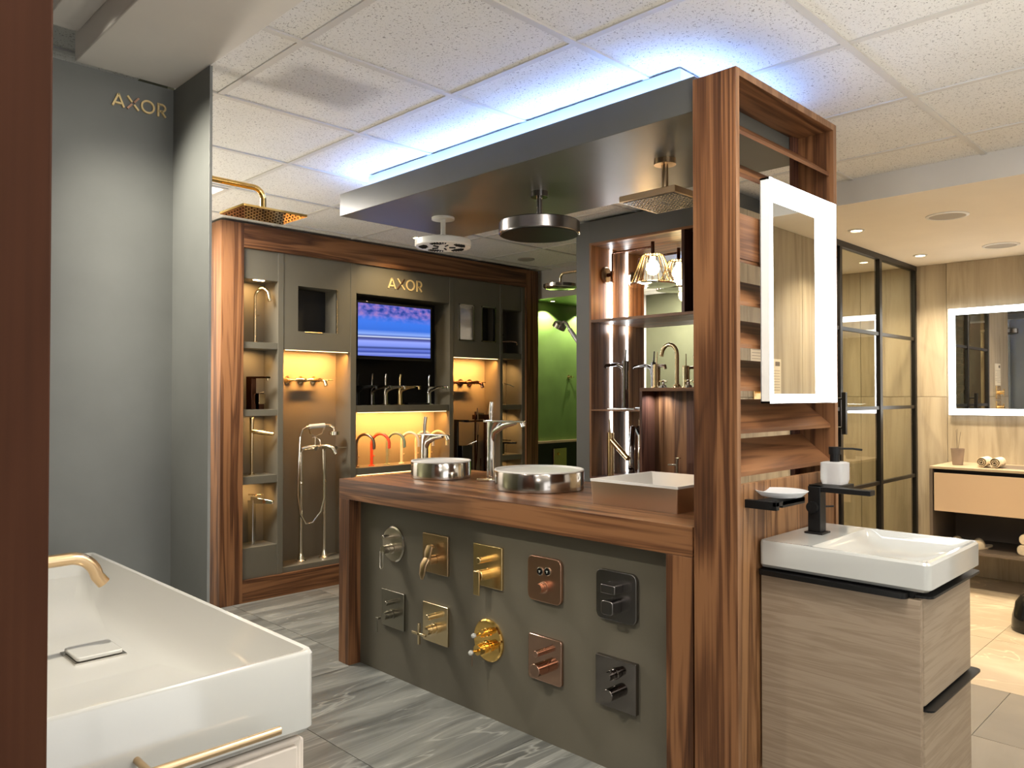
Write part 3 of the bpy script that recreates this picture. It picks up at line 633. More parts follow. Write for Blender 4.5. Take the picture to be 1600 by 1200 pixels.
for dx, l in ((-0.02, -0.085), (0.14, 0.085)):
    h = MB().cyl((dx, -0.03, 0.765), (dx, -0.075, 0.762), 0.01, 0.012).build('handle', PNICK, t)
    MB().cyl((dx, -0.07, 0.762), (dx + l, -0.07, 0.76), 0.004, 0.0025).build('lever', PNICK, h)
MB().tube([(0.0, -0.035, 0.775), (0.0, -0.035, 0.84)], 0.006).tube([(-0.05, -0.035, 0.90), (-0.04, -0.035, 0.865), (0.0, -0.035, 0.845), (0.05, -0.035, 0.86), (0.07, -0.035, 0.90)], 0.0042, 8).tube([(-0.03, -0.035, 0.835), (0.0, -0.035, 0.84), (0.02, -0.06, 0.82), (0.03, -0.06, 0.77)], 0.004, 8).build('cradle', PNICK, t)
hs = MB().cyl((-0.045, -0.035, 0.912), (0.07, -0.035, 0.918), 0.0155, 0.017, 20).build('hand_shower', CERAMIC, t)
MB().tube([(-0.07, -0.035, 0.908), (-0.043, -0.035, 0.912)], [0.008, 0.012]).build('hose_nut', PNICK, hs)
MB().tube([(0.07, -0.035, 0.918), (0.11, -0.04, 0.92), (0.135, -0.045, 0.905), (0.14, -0.05, 0.88)], [0.009, 0.009, 0.009, 0.01]).lathe([(0.012, 0.004), (0.038, -0.006), (0.038, -0.03), (0.0, -0.034)], (0.14, -0.05, 0.88)).build('head', PNICK, hs)
MB().tube([(-0.07, -0.035, 0.908), (-0.10, -0.04, 0.895), (-0.125, -0.05, 0.84), (-0.14, -0.06, 0.65), (-0.145, -0.06, 0.45), (-0.125, -0.06, 0.33), (-0.085, -0.06, 0.262), (-0.035, -0.06, 0.262), (0.03, -0.06, 0.33), (0.055, -0.06, 0.42), (0.06, -0.05, 0.55), (0.058, -0.04, 0.755)], 0.0078, 10).build('hose', PNICK, t)

# lever taps on the television shelf
G1 = 'lever taps in a row on the television shelf'
for x, m_, lab in ((3.159, BLACK, 'matt black lever tap at the shelf end below the television'), (3.286, BCHROME, 'black chrome lever tap between the matt black and the nickel tap'),
                   (3.408, NICKEL, 'nickel lever tap on the shelf below the television'), (3.541, BRASS, 'brass lever tap on the shelf below the television'), (3.819, CHROME, 'chrome lever tap standing apart on the shelf below the television')):
    tap_flow('lever_tap', lab, m_, (x, 4.74, 1.229), math.radians(14), 0.14, 0.19, 0.09, 0.0215, G1)
o = tag(B(-0.1, 0.1, -0.03, 0.03, 0, 0.014).build('stand_plate', GBLACK, None, bevel=0.003), 'low black stand on the shelf between the brass and the chrome tap', 'stand'); o.location = (3.70, 4.735, 1.229)
# arched coloured taps
G2 = 'arched taps in the lit niche below the television'
for x, m_, lab in ((3.148, BRONZE, 'dark bronze arched tap at the end of the coloured row'), (3.28, RED, 'orange red arched tap'), (3.417, SAGE, 'sage green arched tap'), (3.55, CREAM, 'cream arched tap beside the sage green one'),
                   (3.687, CREAM, 'cream arched tap half hidden behind the nickel counter tap'), (3.822, YELLOWC, 'pale yellow arched tap at the end of the coloured row')):
    tap_arch('arched_tap', lab, m_, (x, 4.73, 0.787), math.radians(22), 0.235, 0.075, 0.0105, 0.03, G2)

# right tall niche
t = thing('bath_column', 'black square bath column with thin flat spout in the right hand tall niche', 'bath tap', (4.14, 4.745, 0.176))
B(-0.04, -0.02, -0.02, 0.02, 0, 0.93).build('column', GBLACK, t, bevel=0.002)
B(-0.04, 0.2, -0.14, -0.10, 0.912, 0.925).build('spout', DBRONZE, t, bevel=0.001)
B(-0.04, -0.02, -0.14, -0.02, 0.912, 0.93).build('arm', GBLACK, t)
B(-0.01, 0.1, -0.05, 0.02, 0.0, 0.72).build('control_block', GBLACK, t, bevel=0.003)
MB().cyl((0.06, -0.03, 0.72), (0.11, -0.09, 0.755), 0.005).build('lever', STEEL, t)
MB().lathe([(0.028, 0), (0.028, 0.09), (0.02, 0.12), (0.0, 0.14)], (0.02, -0.08, 0.46)).build('knob', CHROME, t)
t = thing('bath_filler', 'dark bronze floor standing filler with thin hand shower beside the black column', 'bath tap', (4.36, 4.76, 0.176))
MB().cyl((-0.03, 0, 0), (-0.03, 0, 0.99), 0.008).cyl((0.09, 0, 0), (0.09, 0, 0.93), 0.02).build('standpipe', DBRONZE, t)
B(-0.05, 0.12, -0.02, 0.02, 0.925, 0.965).build('body', DBRONZE, t, bevel=0.004)
MB().cyl((-0.03, -0.03, 0.8), (-0.03, -0.03, 1.02), 0.007).build('hand_shower', BRONZE, t)
MB().cyl((0.1, 0, 0.965), (0.1, 0, 1.02), 0.005).lathe([(0.03, 0), (0.03, 0.006), (0, 0.01)], (0.03, 0, 0.97)).build('handle', BRONZE, t)
MB().tube([(-0.03, -0.03, 0.8), (-0.05, -0.04, 0.6), (-0.09, -0.04, 0.4), (-0.08, -0.04, 0.3), (0.0, -0.03, 0.32), (0.03, 0, 0.6)], 0.005, 8).build('hose', DBRONZE, t)
# right niche column
t = thing('basin_tap', 'small bronze cross handle tap on the top shelf of the far right niche column', 'tap', (4.60, 4.74, 1.657), math.radians(25))
MB().cyl((0, 0, 0), (0, 0, 0.15), 0.008).lathe([(0.022, 0), (0.022, 0.008), (0.01, 0.014)]).build('body', RCHROME, t)
MB().tube([(0, 0, 0.1), (0.05, -0.08, 0.105), (0.07, -0.12, 0.1), (0.073, -0.125, 0.075)], 0.008).build('spout', RCHROME, t)
MB().cyl((-0.03, 0, 0.16), (0.03, 0, 0.16), 0.004).cyl((0, -0.03, 0.16), (0, 0.03, 0.16), 0.004).cyl((0, 0, 0.15), (0, 0, 0.17), 0.007).build('cross_handle', RCHROME, t)
t = thing('basin_tap', 'curved chrome waterfall tap on the second shelf of the far right niche column', 'tap', (4.60, 4.74, 1.223), math.radians(35))
MB().tube([(0, 0, 0), (0, 0, 0.1), (0.0, -0.01, 0.16)], [0.014, 0.013, 0.018]).build('body', CHROME, t)
MB().tube([(0, 0.02, 0.21), (0, -0.03, 0.18), (0, -0.09, 0.165), (0, -0.12, 0.15)], [0.01, 0.014, 0.016, 0.016], 14, flat=(0.4, 1.3)).build('spout', CHROME, t)
MB().tube([(0, -0.01, 0.17), (0, 0.03, 0.22), (0, 0.04, 0.235)], [0.004, 0.004, 0.006]).build('lever', CHROME, t)
t = thing('basin_tap', 'low black tap on the third shelf of the far right niche column', 'tap', (4.62, 4.74, 0.80), math.radians(25))
MB().cyl((0, 0, 0), (0, 0, 0.10), 0.02).build('body', GBLACK, t)
B(-0.015, 0.015, -0.13, 0.02, 0.09, 0.105).build('spout', GBLACK, t, bevel=0.002)
B(-0.01, 0.01, -0.08, 0.02, 0.115, 0.122).build('lever', GBLACK, t)
MB().lathe([(0.04, 0), (0.04, 0.004), (0.02, 0.006)]).build('foot', CHROME, t)

# ------------------------------------------------------------------ island
I = thing('island_counter', 'walnut framed island counter with olive grey front panel', 'counter', (2.094, 1.30, 0))
B(0, 0.76, 0.004, 1.994, 0.797, 0.892).build('worktop', WY, I, bevel=0.0015, smooth=False)
B(0, 0.76, 1.906, 1.994, 0, 0.797).build('end_leg', WZ, I, bevel=0.0015, smooth=False)
B(0, 0.76, 0.004, 0.102, 0, 0.797).build('end_leg', WZ, I, bevel=0.0015, smooth=False)
B(0.066, 0.09, 0.102, 1.906, 0, 0.797).build('front_panel', PANEL, I, smooth=False)
B(0.67, 0.69, 0.102, 1.906, 0, 0.797).build('rear_panel', PANEL, I, smooth=False)

def valve(name, label, loc, m, plate, size, parts, th=0.012):
    t = thing(name, label, 'shower valve', loc, -PI / 2, 'shower valves on the island front')
    if plate == 'disc': MB().lathe([(size / 2, 0), (size / 2, -th * .6), (size / 2 - .006, -th), (0, -th - .003)], (0, 0, 0), (0, 1, 0), 40).build('plate', m, t)
    else: MB().prism(rpoly(size, size, {'square': 0.002, 'soft': 0.012, 'round': 0.024}[plate], 6), 'y', -th, 0).build('plate', m, t, bevel=0.002)
    for p in parts: p(t, m, -th)
    return t
def knob(z, r, l, x=0, mm=None, name='knob'):
    def f(t, m, y0): MB().cyl((x, y0, z), (x, y0 - l, z), r, r, 28).build(name, mm or m, t, bevel=0.0015)
    return f
def ringed(z, r, l, mm=None):
    def f(t, m, y0): MB().lathe([(r * 1.25, 0), (r * 1.25, -0.004), (r, -0.006), (r, -l * .4), (r * 1.1, -l * .42), (r * 1.1, -l * .5), (r, -l * .52), (r * .95, -l), (0, -l)], (0, y0, z), (0, 1, 0), 28).build('knob', mm or m, t)
    return f
def stirrup(z, l):   # thin wire loop handle
    def f(t, m, y0):
        pts = [(-0.011, y0 - l, z - 0.01), (-0.011, y0 - l, z - 0.078)] + [(0.011 * math.cos(a), y0 - l, z - 0.078 + 0.011 * math.sin(a)) for a in (PI * 1.15, PI * 1.35, PI * 1.5, PI * 1.65, PI * 1.85)] + [(0.011, y0 - l, z - 0.078), (0.011, y0 - l, z - 0.01)]
        MB().tube(pts, 0.0026, 8).build('handle', m, t)
    return f
def curl(z, l):      # drooping curved lever
    def f(t, m, y0): MB().tube([(0, y0 - l * .5, z + .006), (0, y0 - l * .95, z + .006), (0, y0 - l * 1.25, z - .015), (0, y0 - l * 1.4, z - .055), (0, y0 - l * 1.42, z - .075)], [0.018, 0.021, 0.022, 0.018, 0.008], 18, flat=(0.45, 1.0)).build('handle', m, t)
    return f
def blade(z, l):
    def f(t, m, y0): B(-0.017, 0.017, y0 - l - .006, y0 - l, z - 0.075, z + 0.02).build('handle', m, t, bevel=0.0015)
    return f
def cross(z, l):
    def f(t, m, y0): MB().box(-0.045, 0.045, y0 - l - .006, y0 - l + .004, z - .005, z + .005).box(-0.005, 0.005, y0 - l - .006, y0 - l + .004, z - .045, z + .045).build('cross_handle', m, t, bevel=0.001)
    return f
def pin(z, l, down=0.06, mm=None):
    def f(t, m, y0): MB().cyl((0, y0 - l * .8, z), (0, y0 - l, z), 0.006).box(-0.006, 0.006, y0 - l - .004, y0 - l, z - down, z + 0.006).build('lever', mm or m, t, bevel=0.001)
    return f
def ball(z, l, down):
    def f(t, m, y0):
        h = MB().cyl((0, y0 - l + .01, z), (0, y0 - l - .012, z), 0.006).build('lever', m, t)
        MB().lathe([(0, -.011), (.008, -.007), (.0105, 0), (.008, .007), (0, .011)], (0, y0 - l - .018, z), (0, 1, 0), 16).build('tip', CERAMIC, h)
        MB().tube([(0, y0 - l - .01, z), (0, y0 - l - .012, z - down)], [0.0035, 0.0022], 8).build('pin', BRONZE, h)
    return f
def block(z, wx, hz, l, r=0.004):
    def f(t, m, y0): MB().prism([(a, b + z) for a, b in rpoly(wx, hz, r, 4)], 'y', y0 - l, y0).build('knob', m, t, bevel=0.002)
    return f
def button(x, z):
    def f(t, m, y0):
        b = MB().lathe([(0.0135, 0), (0.0135, -0.005), (0, -0.0055)], (x, y0, z), (0, 1, 0), 24).build('button', GBLACK, t)
        MB().lathe([(0.0155, 0), (0.0155, -0.003), (0.0137, -0.004)], (x, y0, z), (0, 1, 0), 24).build('ring', STEEL, b)
        MB().box(x - .0045, x + .0045, y0 - .0065, y0 - .0055, z + .001, z + .003).box(x - .001, x + .001, y0 - .0065, y0 - .0055, z - .005, z + .003).build('symbol', WHITEP, b)
    return f
XF = 2.160
K = 0.02
valve('shower_valve', 'round nickel valve with wire loop handle, nearest the far island leg', (XF, 2.930, 0.612), NICKEL, 'disc', 0.165, [knob(K + .018, 0.0105, 0.055), ringed(-0.018, 0.0195, 0.055), stirrup(-0.014, 0.062)])
valve('shower_valve', 'square bronze gold valve with curled drooping lever', (XF, 2.622, 0.611), PBRASS, 'square', 0.170, [curl(0.03, 0.03), knob(-0.022, 0.02, 0.04), curl(-0.022, 0.05)])
valve('shower_valve', 'square satin gold valve with flat blade handle', (XF, 2.290, 0.610), BRASS, 'square', 0.168, [knob(0.03, 0.0125, 0.05), knob(-0.03, 0.022, 0.05), blade(-0.03, 0.055)])
valve('shower_valve', 'copper valve with two round black push buttons and one knob', (XF, 1.975, 0.609), COPPER, 'round', 0.168, [button(-0.018, 0.03), button(0.02, 0.034), ringed(-0.028, 0.018, 0.032)], 0.016)
valve('shower_valve', 'black chrome valve with oblong and rounded square knobs, upper one beside the near leg', (XF, 1.640, 0.608), BSTEEL, 'round', 0.172, [block(0.032, 0.06, 0.03, 0.045), block(-0.03, 0.05, 0.048, 0.05, 0.012)], 0.016)
valve('shower_valve', 'square dark nickel valve with small pin lever, lower row by the far leg', (XF, 2.930, 0.312), mat('dark nickel', (0.3, 0.28, 0.23), 0.25, 1), 'square', 0.170, [knob(0.035, 0.0105, 0.04), ringed(-0.02, 0.018, 0.05), pin(-0.024, 0.085)])
valve('shower_valve', 'square champagne valve with cross handle, below the curled lever one', (XF, 2.622, 0.310), CHAMP, 'square', 0.168, [knob(0.035, 0.0125, 0.045), ringed(-0.02, 0.02, 0.05), cross(-0.024, 0.085)])
valve('shower_valve', 'round polished gold valve with white tipped levers', (XF, 2.290, 0.311), GOLD, 'disc', 0.170, [ringed(0.035, 0.014, 0.045), ball(0.036, 0.055, 0.0), ringed(-0.025, 0.022, 0.055), ball(-0.028, 0.07, 0.055)])
valve('shower_valve', 'polished red gold valve with soft corners and two cylindrical knobs', (XF, 1.975, 0.311), RCHROME, 'soft', 0.168, [knob(0.032, 0.0115, 0.05), knob(-0.028, 0.024, 0.055)], 0.014)
valve('shower_valve', 'polished black chrome square valve with two knobs, lower one beside the near leg', (XF, 1.640, 0.309), BCHROME, 'square', 0.172, [ringed(0.036, 0.016, 0.045), knob(-0.028, 0.0215, 0.045)], 0.02)

def round_basin(label, x, y, r, m):
    t = thing('washbasin', label, 'washbasin', (x, y, 0.892))
    MB().lathe([(r - .004, 0), (r, 0.003), (r, 0.078), (r - .002, 0.081), (r - .006, 0.08), (r - .01, 0.01), (0, 0.01)], n=64).build('shell', m, t)
    MB().lathe([(r - .001, 0.0805), (r + .0005, 0.083), (r - .001, 0.087), (r - .008, 0.087), (r * .86, 0.06), (r * .6, 0.03), (r * .15, 0.018), (0, 0.017)], n=64).build('bowl', MATTW, t)
    MB().lathe([(0.0, 0.018), (0.03, 0.019), (0.03, 0.023), (0, 0.025)], n=24).build('drain_cover', MATTW, t)
round_basin('round steel sided basin with white bowl at the far end of the island', 2.485, 2.985, 0.149, STEEL)
round_basin('wide round steel sided basin with white bowl in the middle of the island', 2.493, 2.325, 0.197, mat('dark polished steel', (0.4, 0.37, 0.34), 0.14, 1))
t = thing('washbasin', 'rectangular bronze sided basin with white creased bowl beside the walnut screen', 'washbasin', (2.485, 1.673, 0.892))
MB().loft([rrect(-.196, .196, -.188, .188, .006, 0), rrect(-.2, .2, -.193, .193, .006, 0.085)], True, False).build('shell', mat('satin champagne bronze', (0.66, 0.5, 0.37), 0.3, 1), t)
r0 = [(-.2, -.193), (.2, -.193), (.2, .193), (-.2, .193)]
MB().loft([[(x, y, .085) for x, y in r0], [(x, y, .094) for x, y in r0], [(x * .96, y * .96, .094) for x, y in r0], [(x * .08, y * .3, .035) for x, y in r0]], False, True).build('bowl', MATTW, t, smooth=False)
MB().box(-.012, .012, -.055, .055, .036, .04).build('drain_cover', MATTW, t, bevel=0.001)

def tall_tap(label, m, x, y, h, reach, lever, w, rz):
    return tap_flow('lever_tap', label, m, (x, y, 0.892), rz, h, reach, lever, w)
tall_tap('tall polished chrome tap with upright lever between the two round basins', CHROME, 2.60, 2.745, 0.285, 0.20, 0.09, 0.023, math.radians(8))
tall_tap('brushed nickel tap with upright lever behind the far round basin', NICKEL, 2.547, 3.195, 0.205, 0.17, 0.09, 0.023, math.radians(8))
t = thing('fitting', 'small clear and white connector lying at the chrome tap base on the counter', 'fitting', (2.52, 2.70, 0.892), math.radians(-45))
B(-0.04, 0.04, -0.012, 0.012, 0, 0.014).build('block', CHAMP, t, bevel=0.004)
B(0.02, 0.07, -0.03, 0.0, 0, 0.01).build('plate', CHROME, t, bevel=0.002)
# ------------------------------------------------------------------ canopy
C = thing('canopy', 'dark flat canopy over the island, fixed to the walnut screen', 'canopy', (2.094, 1.292, 2.185))
B(0, 0.762, 0, 2.004, 0, 0.109).build('panel', CANOPY, C, bevel=0.0015, smooth=False)
cb = B(0.121, 0.65, 0.128, 1.935, 0.109, 0.208).build('cove_box', mat('pale cove laminate', (0.6, 0.62, 0.66), 0.5), C, smooth=False)
m_ = MB().box(0.088, 0.10, 0.09, 1.97, 0.109, 0.114).box(0.10, 0.68, 0.08, 0.092, 0.109, 0.114).box(0.10, 0.68, 1.96, 1.972, 0.109, 0.114)
m_.build('led_strip', LEDB, C)

def ceil_shower(label, m, x, y, drop, headf, fr=0.035, pr=0.011, fh=0.016):
    t = thing('ceiling_shower', label, 'shower', (x, y, 2.185))
    MB().lathe([(fr, 0), (fr, -fh), (pr, -fh)], n=32).build('rosette', m, t)
    MB().cyl((0, 0, -fh * .5), (0, 0, -drop), pr).build('pipe', m, t)
    headf(t, m, -drop); return t
def h_white(t, m, z):
    h = MB().lathe([(0.02, 0), (0.132, -0.003), (0.140, -0.008), (0.140, -0.034), (0.136, -0.038), (0, -0.038)], (0, 0, z), n=48).build('head', m, t)
    k = MB()
    for a in range(5):
        for q in range(-3, 4):
            an = a * 2 * PI / 5 + q * 0.12
            r0_, r1_ = 0.074 + 0.005 * abs(q), 0.122 - 0.004 * abs(q)
            c, s_ = math.cos(an), math.sin(an)
            k.tube([(c * r0_, s_ * r0_, z - .0395), (c * r1_, s_ * r1_, z - .0395)], 0.0034, 6)
        an = a * 2 * PI / 5 + PI / 5; c, s_ = math.cos(an), math.sin(an)
        k.tube([(c * .03, s_ * .03, z - .0395), (c * .062, s_ * .062, z - .0395)], 0.0045, 6)
    k.build('nozzle_slots', BLACK, h)['kind'] = 'stuff'
def h_round(t, m, z):
    h = MB().lathe([(0.02, 0), (0.172, -0.002), (0.176, -0.006), (0.176, -0.052), (0.173, -0.056), (0.168, -0.056)], (0, 0, z), n=64).build('head', m, t)
    MB().lathe([(0.170, -0.053), (0.167, -0.058), (0, -0.058)], (0, 0, z), n=64).build('spray_face', BLACK, h)
def h_square(t, m, z):
    h = B(-0.122, 0.122, -0.122, 0.122, z - 0.024, z).build('head', m, t, bevel=0.002)
    k = MB()
    for i in range(13):
        for j in range(13):
            if 4 < i < 8 and 5 < j < 7: continue
            k.lathe([(0.003, z - .027), (0.004, z - .0235)], (-0.102 + i * .017, -0.102 + j * .017, 0), n=6)
    B(-0.112, 0.112, -0.112, 0.112, z - 0.0255, z - 0.023).build('spray_face', BSTEEL, h)
    k.build('nozzles', CHAMP, h)['kind'] = 'stuff'
ceil_shower('white ceiling shower with round slotted head, farthest under the canopy', WHITEP, 2.475, 2.96, 0.108, h_white, 0.057, 0.0125, 0.011)
ceil_shower('large round black faced steel ceiling shower in the middle of the canopy', BSTEEL, 2.455, 2.287, 0.132, h_round, 0.037, 0.0125, 0.024)
ceil_shower('square bronze ceiling shower with studded spray face next to the walnut screen', PBRASS, 2.452, 1.640, 0.140, h_square, 0.041, 0.0125, 0.02)

# ------------------------------------------------------------------ walnut louvre screen
L_ = thing('louvre_screen', 'walnut screen with slanted louvre slats joined to the island', 'screen', (2.08, 1.144, 0))
def lp(name, m, *a, bev=0.001, lab=None):
    o = B(*a).build(name, m, L_, bevel=bev, smooth=False)
    if lab: o['label'] = lab
    return o
B(0, 0.02, 0, 0.146, 0, 2.277).build('end_board', WZ, L_, bevel=0.001, smooth=False)
lp('end_board', WZ, 0.70, 0.723, 0, 0.146, 0, 2.277)
lp('top_board', WX, 0.02, 0.70, 0, 0.146, 2.254, 2.277)
lp('edge_strip', WEDGE, 0.0, 0.02, -0.0012, 0, 0, 2.277)
lp('edge_strip', WEDGE, 0.70, 0.723, -0.0012, 0, 0, 2.277)
lp('edge_strip', WEDGE, 0.0205, 0.6995, -0.0012, 0, 2.254, 2.277)
lp('backing_strip', WZD, 0.66, 0.70, 0.13, 0.146, 0.0, 2.254)
lp('lower_panel', WZL, 0.02, 0.70, 0.004, 0.02, 0, 1.035, lab='lower panel of upright veneer strips')
B(0.02, 0.70, 0.125, 0.142, 0, 1.0).build('back_panel', WZ, L_, smooth=False)
SL = walnut('walnut slat', 'x', (0.06, 0.022, 0.009), (0.15, 0.062, 0.025), (0.25, 0.115, 0.048))
for z in (1.062, 1.191, 1.320, 1.450, 1.579, 1.708, 1.967, 2.098):
    th = 0.013
    s_ = MB().prism([(0.016, z - th * .5), (0.016, z + th * .5), (0.127, z + 0.097), (0.132, z + 0.088)], 'x', 0.02, 0.70).build('slat', SL, L_, bevel=0.0008, smooth=False)
lp('mounting_board', SL, 0.02, 0.62, 0.01, 0.026, 1.712, 1.848, lab='light board behind the mirror')

# LED mirror cabinet on the screen
t = thing('led_mirror', 'upright lit mirror in a white frame hanging on the walnut screen', 'mirror', (2.227, 1.111, 1.276))
w_, h_ = 0.492, 0.694
fr = MB()
fr.box(0, 0.018, 0.003, 0.033, 0, h_).box(w_ - .006, w_, 0.003, 0.033, 0, h_).box(0, w_, 0.003, 0.033, h_ - .006, h_).box(0, w_, 0.003, 0.033, 0, .006).box(0, w_, 0.0305, 0.0325, 0, h_)
fr.build('frame', WHITEP, t)
lb = MB().box(0.001, 0.018, 0, 0.003, 0, h_).box(w_ - .045, w_ - .001, 0, 0.028, 0, h_).box(0.018, w_ - .045, 0, 0.028, h_ - .045, h_ - .001).box(0.018, w_ - .045, 0, 0.028, 0.001, .028)
lb.build('led_border', LEDW, t)
B(0.018, w_ - .045, 0.0285, 0.030, .028, h_ - .045).build('mirror_glass', MIRROR, t)

# soap dish
t = thing('soap_dish', 'frosted glass soap dish on a black wall bracket', 'soap dish', (2.245, 1.148, 0.97))
MB().box(-0.075, 0.075, -0.1, -0.085, 0.0, 0.02).box(-0.115, -0.095, -0.1, 0, -0.005, 0.02).box(-0.115, 0.075, -0.1, -0.088, 0.006, 0.02).build('bracket', BLACK, t, bevel=0.0015)
MB().lathe([(0.03, 0.021), (0.06, 0.026), (0.078, 0.042), (0.075, 0.043), (0.055, 0.03), (0, 0.027)], (0.0, -0.06, 0), n=36).build('dish', FROST, t)
B(-0.09, 0.07, -0.095, -0.03, 0.008, 0.02).build('tray', BLACK, t, bevel=0.001)
# soap dispenser
t = thing('soap_dispenser', 'frosted glass soap dispenser with black pump on a black wall bracket', 'soap dispenser', (2.645, 1.148, 0.985))
B(-0.075, 0.055, -0.1, 0.0, 0, 0.014).build('bracket', BLACK, t, bevel=0.001)
MB().loft([rrect(-0.034, 0.034, -0.092, -0.024, 0.012, 0.015), rrect(-0.038, 0.038, -0.096, -0.02, 0.012, 0.03), rrect(-0.038, 0.038, -0.096, -0.02, 0.012, 0.087), rrect(-0.03, 0.03, -0.088, -0.028, 0.012, 0.09)]).build('bottle', FROST, t)
MB().cyl((0, -0.058, 0.09), (0, -0.058, 0.115), 0.016).cyl((0, -0.058, 0.115), (0, -0.058, 0.14), 0.02).tube([(0, -0.058, 0.134), (0.04, -0.10, 0.134), (0.062, -0.125, 0.13)], 0.0035, 8).build('pump', BLACK, t)

# ------------------------------------------------------------------ right vanity
t = thing('vanity_cabinet', 'sand oak vanity cabinet with black handle plates against the walnut screen', 'cabinet', (2.215, 0.69, 0.167))
B(0, 0.02, 0, 0.45, 0, 0.59).build('side_panel', OAKY, t, bevel=0.002, smooth=False)
B(0.02, 0.463, 0.02, 0.45, 0, 0.585).build('carcass', BLACK, t)
dw = MB().loft([rrect(0.024, 0.463, 0.0, 0.03, 0.010, 0.305, 3), rrect(0.024, 0.463, 0.0, 0.03, 0.010, 0.59, 3)]).build('drawer', OAKX, t)
dw2 = MB().loft([rrect(0.024, 0.463, 0.0, 0.03, 0.010, 0.0, 3), rrect(0.024, 0.463, 0.0, 0.03, 0.010, 0.29, 3)]).build('drawer', OAKX, t)
MB().prism([(p[0], p[1]) for p in rrect(0.024, 0.488, -0.022, 0.03, 0.02, 0, 4)], 'z', 0.2915, 0.297).build('handle', BLACK, dw2)
MB().prism([(p[0], p[1]) for p in rrect(0.024, 0.488, -0.022, 0.4, 0.02, 0, 4)], 'z', 0.5915, 0.598).build('handle', BLACK, dw)
MB().prism([(p[0], p[1]) for p in rrect(-0.022, 0.02, 0.03, 0.452, 0.015, 0, 4)], 'z', 0.5915, 0.606).build('side_rail', BLACK, t)
B(0.015, 0.455, 0.02, 0.452, 0.59, 0.612).build('top_plate', BLACK, t)
t = thing('washbasin', 'white rectangular basin with tap ledge on the sand oak vanity', 'washbasin', (2.205, 0.662, 0.779))
x0, x1, y0, y1 = 0.0, 0.462, 0.0, 0.48
MB().loft([rrect(x0 + .012, x1 - .012, y0 + .012, y1, .012, 0), rrect(x0, x1, y0, y1, .016, .01), rrect(x0, x1, y0, y1, .016, .074), rrect(x0 + .005, x1 - .005, y0 + .005, y1 - .001, .014, .081),
           rrect(x0 + .014, x1 - .014, y0 + .014, y1 - .155, .012, .081), rrect(x0 + .022, x1 - .022, y0 + .022, y1 - .165, .03, .07), rrect(x0 + .05, x1 - .05, y0 + .05, y1 - .19, .05, .045), rrect(x0 + .15, x1 - .15, y0 + .11, y1 - .25, .04, .03)]).build('bowl', CERAMIC, t)
MB().lathe([(0.025, 0), (0.025, 0.004), (0, 0.006)], (0.23, 0.17, 0.03)).build('drain', CHROME, t)
t = thing('basin_tap', 'matt black angular tap with long flat spout on the white vanity basin', 'tap', (2.45, 1.07, 0.860))
B(-0.032, 0.032, -0.032, 0.026, 0, 0.006).build('foot', BLACK, t, bevel=0.001)
B(-0.022, 0.022, -0.022, 0.018, 0.006, 0.15).build('body', BLACK, t, bevel=0.0015)
B(-0.020, 0.020, -0.175, 0.018, 0.134, 0.150).build('spout', BLACK, t, bevel=0.0015)
MB().cyl((-0.022, 0, 0.085), (-0.036, 0, 0.085), 0.018).build('knob', BLACK, t)
MB().cyl((0.022, 0, 0.082), (0.06, -0.03, 0.082), 0.003).build('lever', BLACK, t)

# ------------------------------------------------------------------ dark shelving unit behind the island
U = thing('shelf_unit', 'dark grey wall unit with mirrored walnut niche behind the island', 'shelf unit', (3.74, 2.05, 0))
def up(name, m, x0, x1, y0, y1, z0, z1, bev=0.001, par=None, lab=None):
    o = B(x0 - 3.74, x1 - 3.74, y0 - 2.05, y1 - 2.05, z0, z1).build(name, m, par or U, bevel=bev, smooth=False)
    if lab: o['label'] = lab
    return o
UG = painted('blue grey laminate', (0.085, 0.086, 0.08), 0.45, 0.06)
up('side_panel', UG, 3.74, 4.08, 3.06, 3.165, 0, 2.381)
up('side_panel', UG, 3.74, 4.08, 2.05, 2.28, 0, 2.381)
up('top_panel', UG, 3.74, 4.08, 2.28, 3.06, 2.247, 2.381)
up('base_panel', UG, 3.74, 4.08, 2.28, 3.06, 0, 0.79)
up('back_panel', UG, 4.03, 4.08, 2.28, 3.06, 0.79, 2.247)
up('niche_side', WZ, 3.74, 4.02, 3.045, 3.06, 0.79, 2.247)
up('niche_side', WZD, 3.74, 4.02, 2.28, 2.305, 0.79, 2.247)
up('upright', WZD, 3.74, 4.02, 2.375, 2.395, 1.769, 2.232)
up('niche_top', WY, 3.74, 4.02, 2.305, 3.045, 2.232, 2.247)
up('niche_floor', WZD, 3.74, 4.02, 2.305, 3.045, 0.79, 0.80)
up('mirror_panel', MIRROR, 4.02, 4.03, 2.305, 3.045, 0.80, 2.232)
up('shelf', WY, 3.74, 4.019, 2.305, 3.045, 1.752, 1.769)
up('shelf', WY, 3.74, 4.019, 2.684, 3.045, 1.205, 1.214)
cf = up('box_top', WY, 3.742, 4.019, 2.305, 2.684, 1.325, 1.345)
up('box_side', WZD, 3.742, 4.019, 2.666, 2.684, 0.80, 1.325)
up('box_back', WZ, 3.87, 3.89, 2.445, 2.666, 0.80, 1.325); up('box_back', WZD, 3.86, 3.88, 2.305, 2.442, 0.80, 1.325)
for z0, z1 in ((1.771, 2.23), (1.216, 1.75), (0.802, 1.203)):
    up('led_strip', LEDS, 3.928, 3.944, 3.038, 3.045, z0, z1)
area('box_light', (3.80, 2.6, 1.318), 0.05, 0.5, (0.8, 0.9, 1.0), (0, 0, 0), 0.05, 140)
area('niche_wash', (3.93, 3.02, 1.9), 0.02, 0.5, (0.95, 0.97, 1), (PI / 2, 0, 0), 0.4)

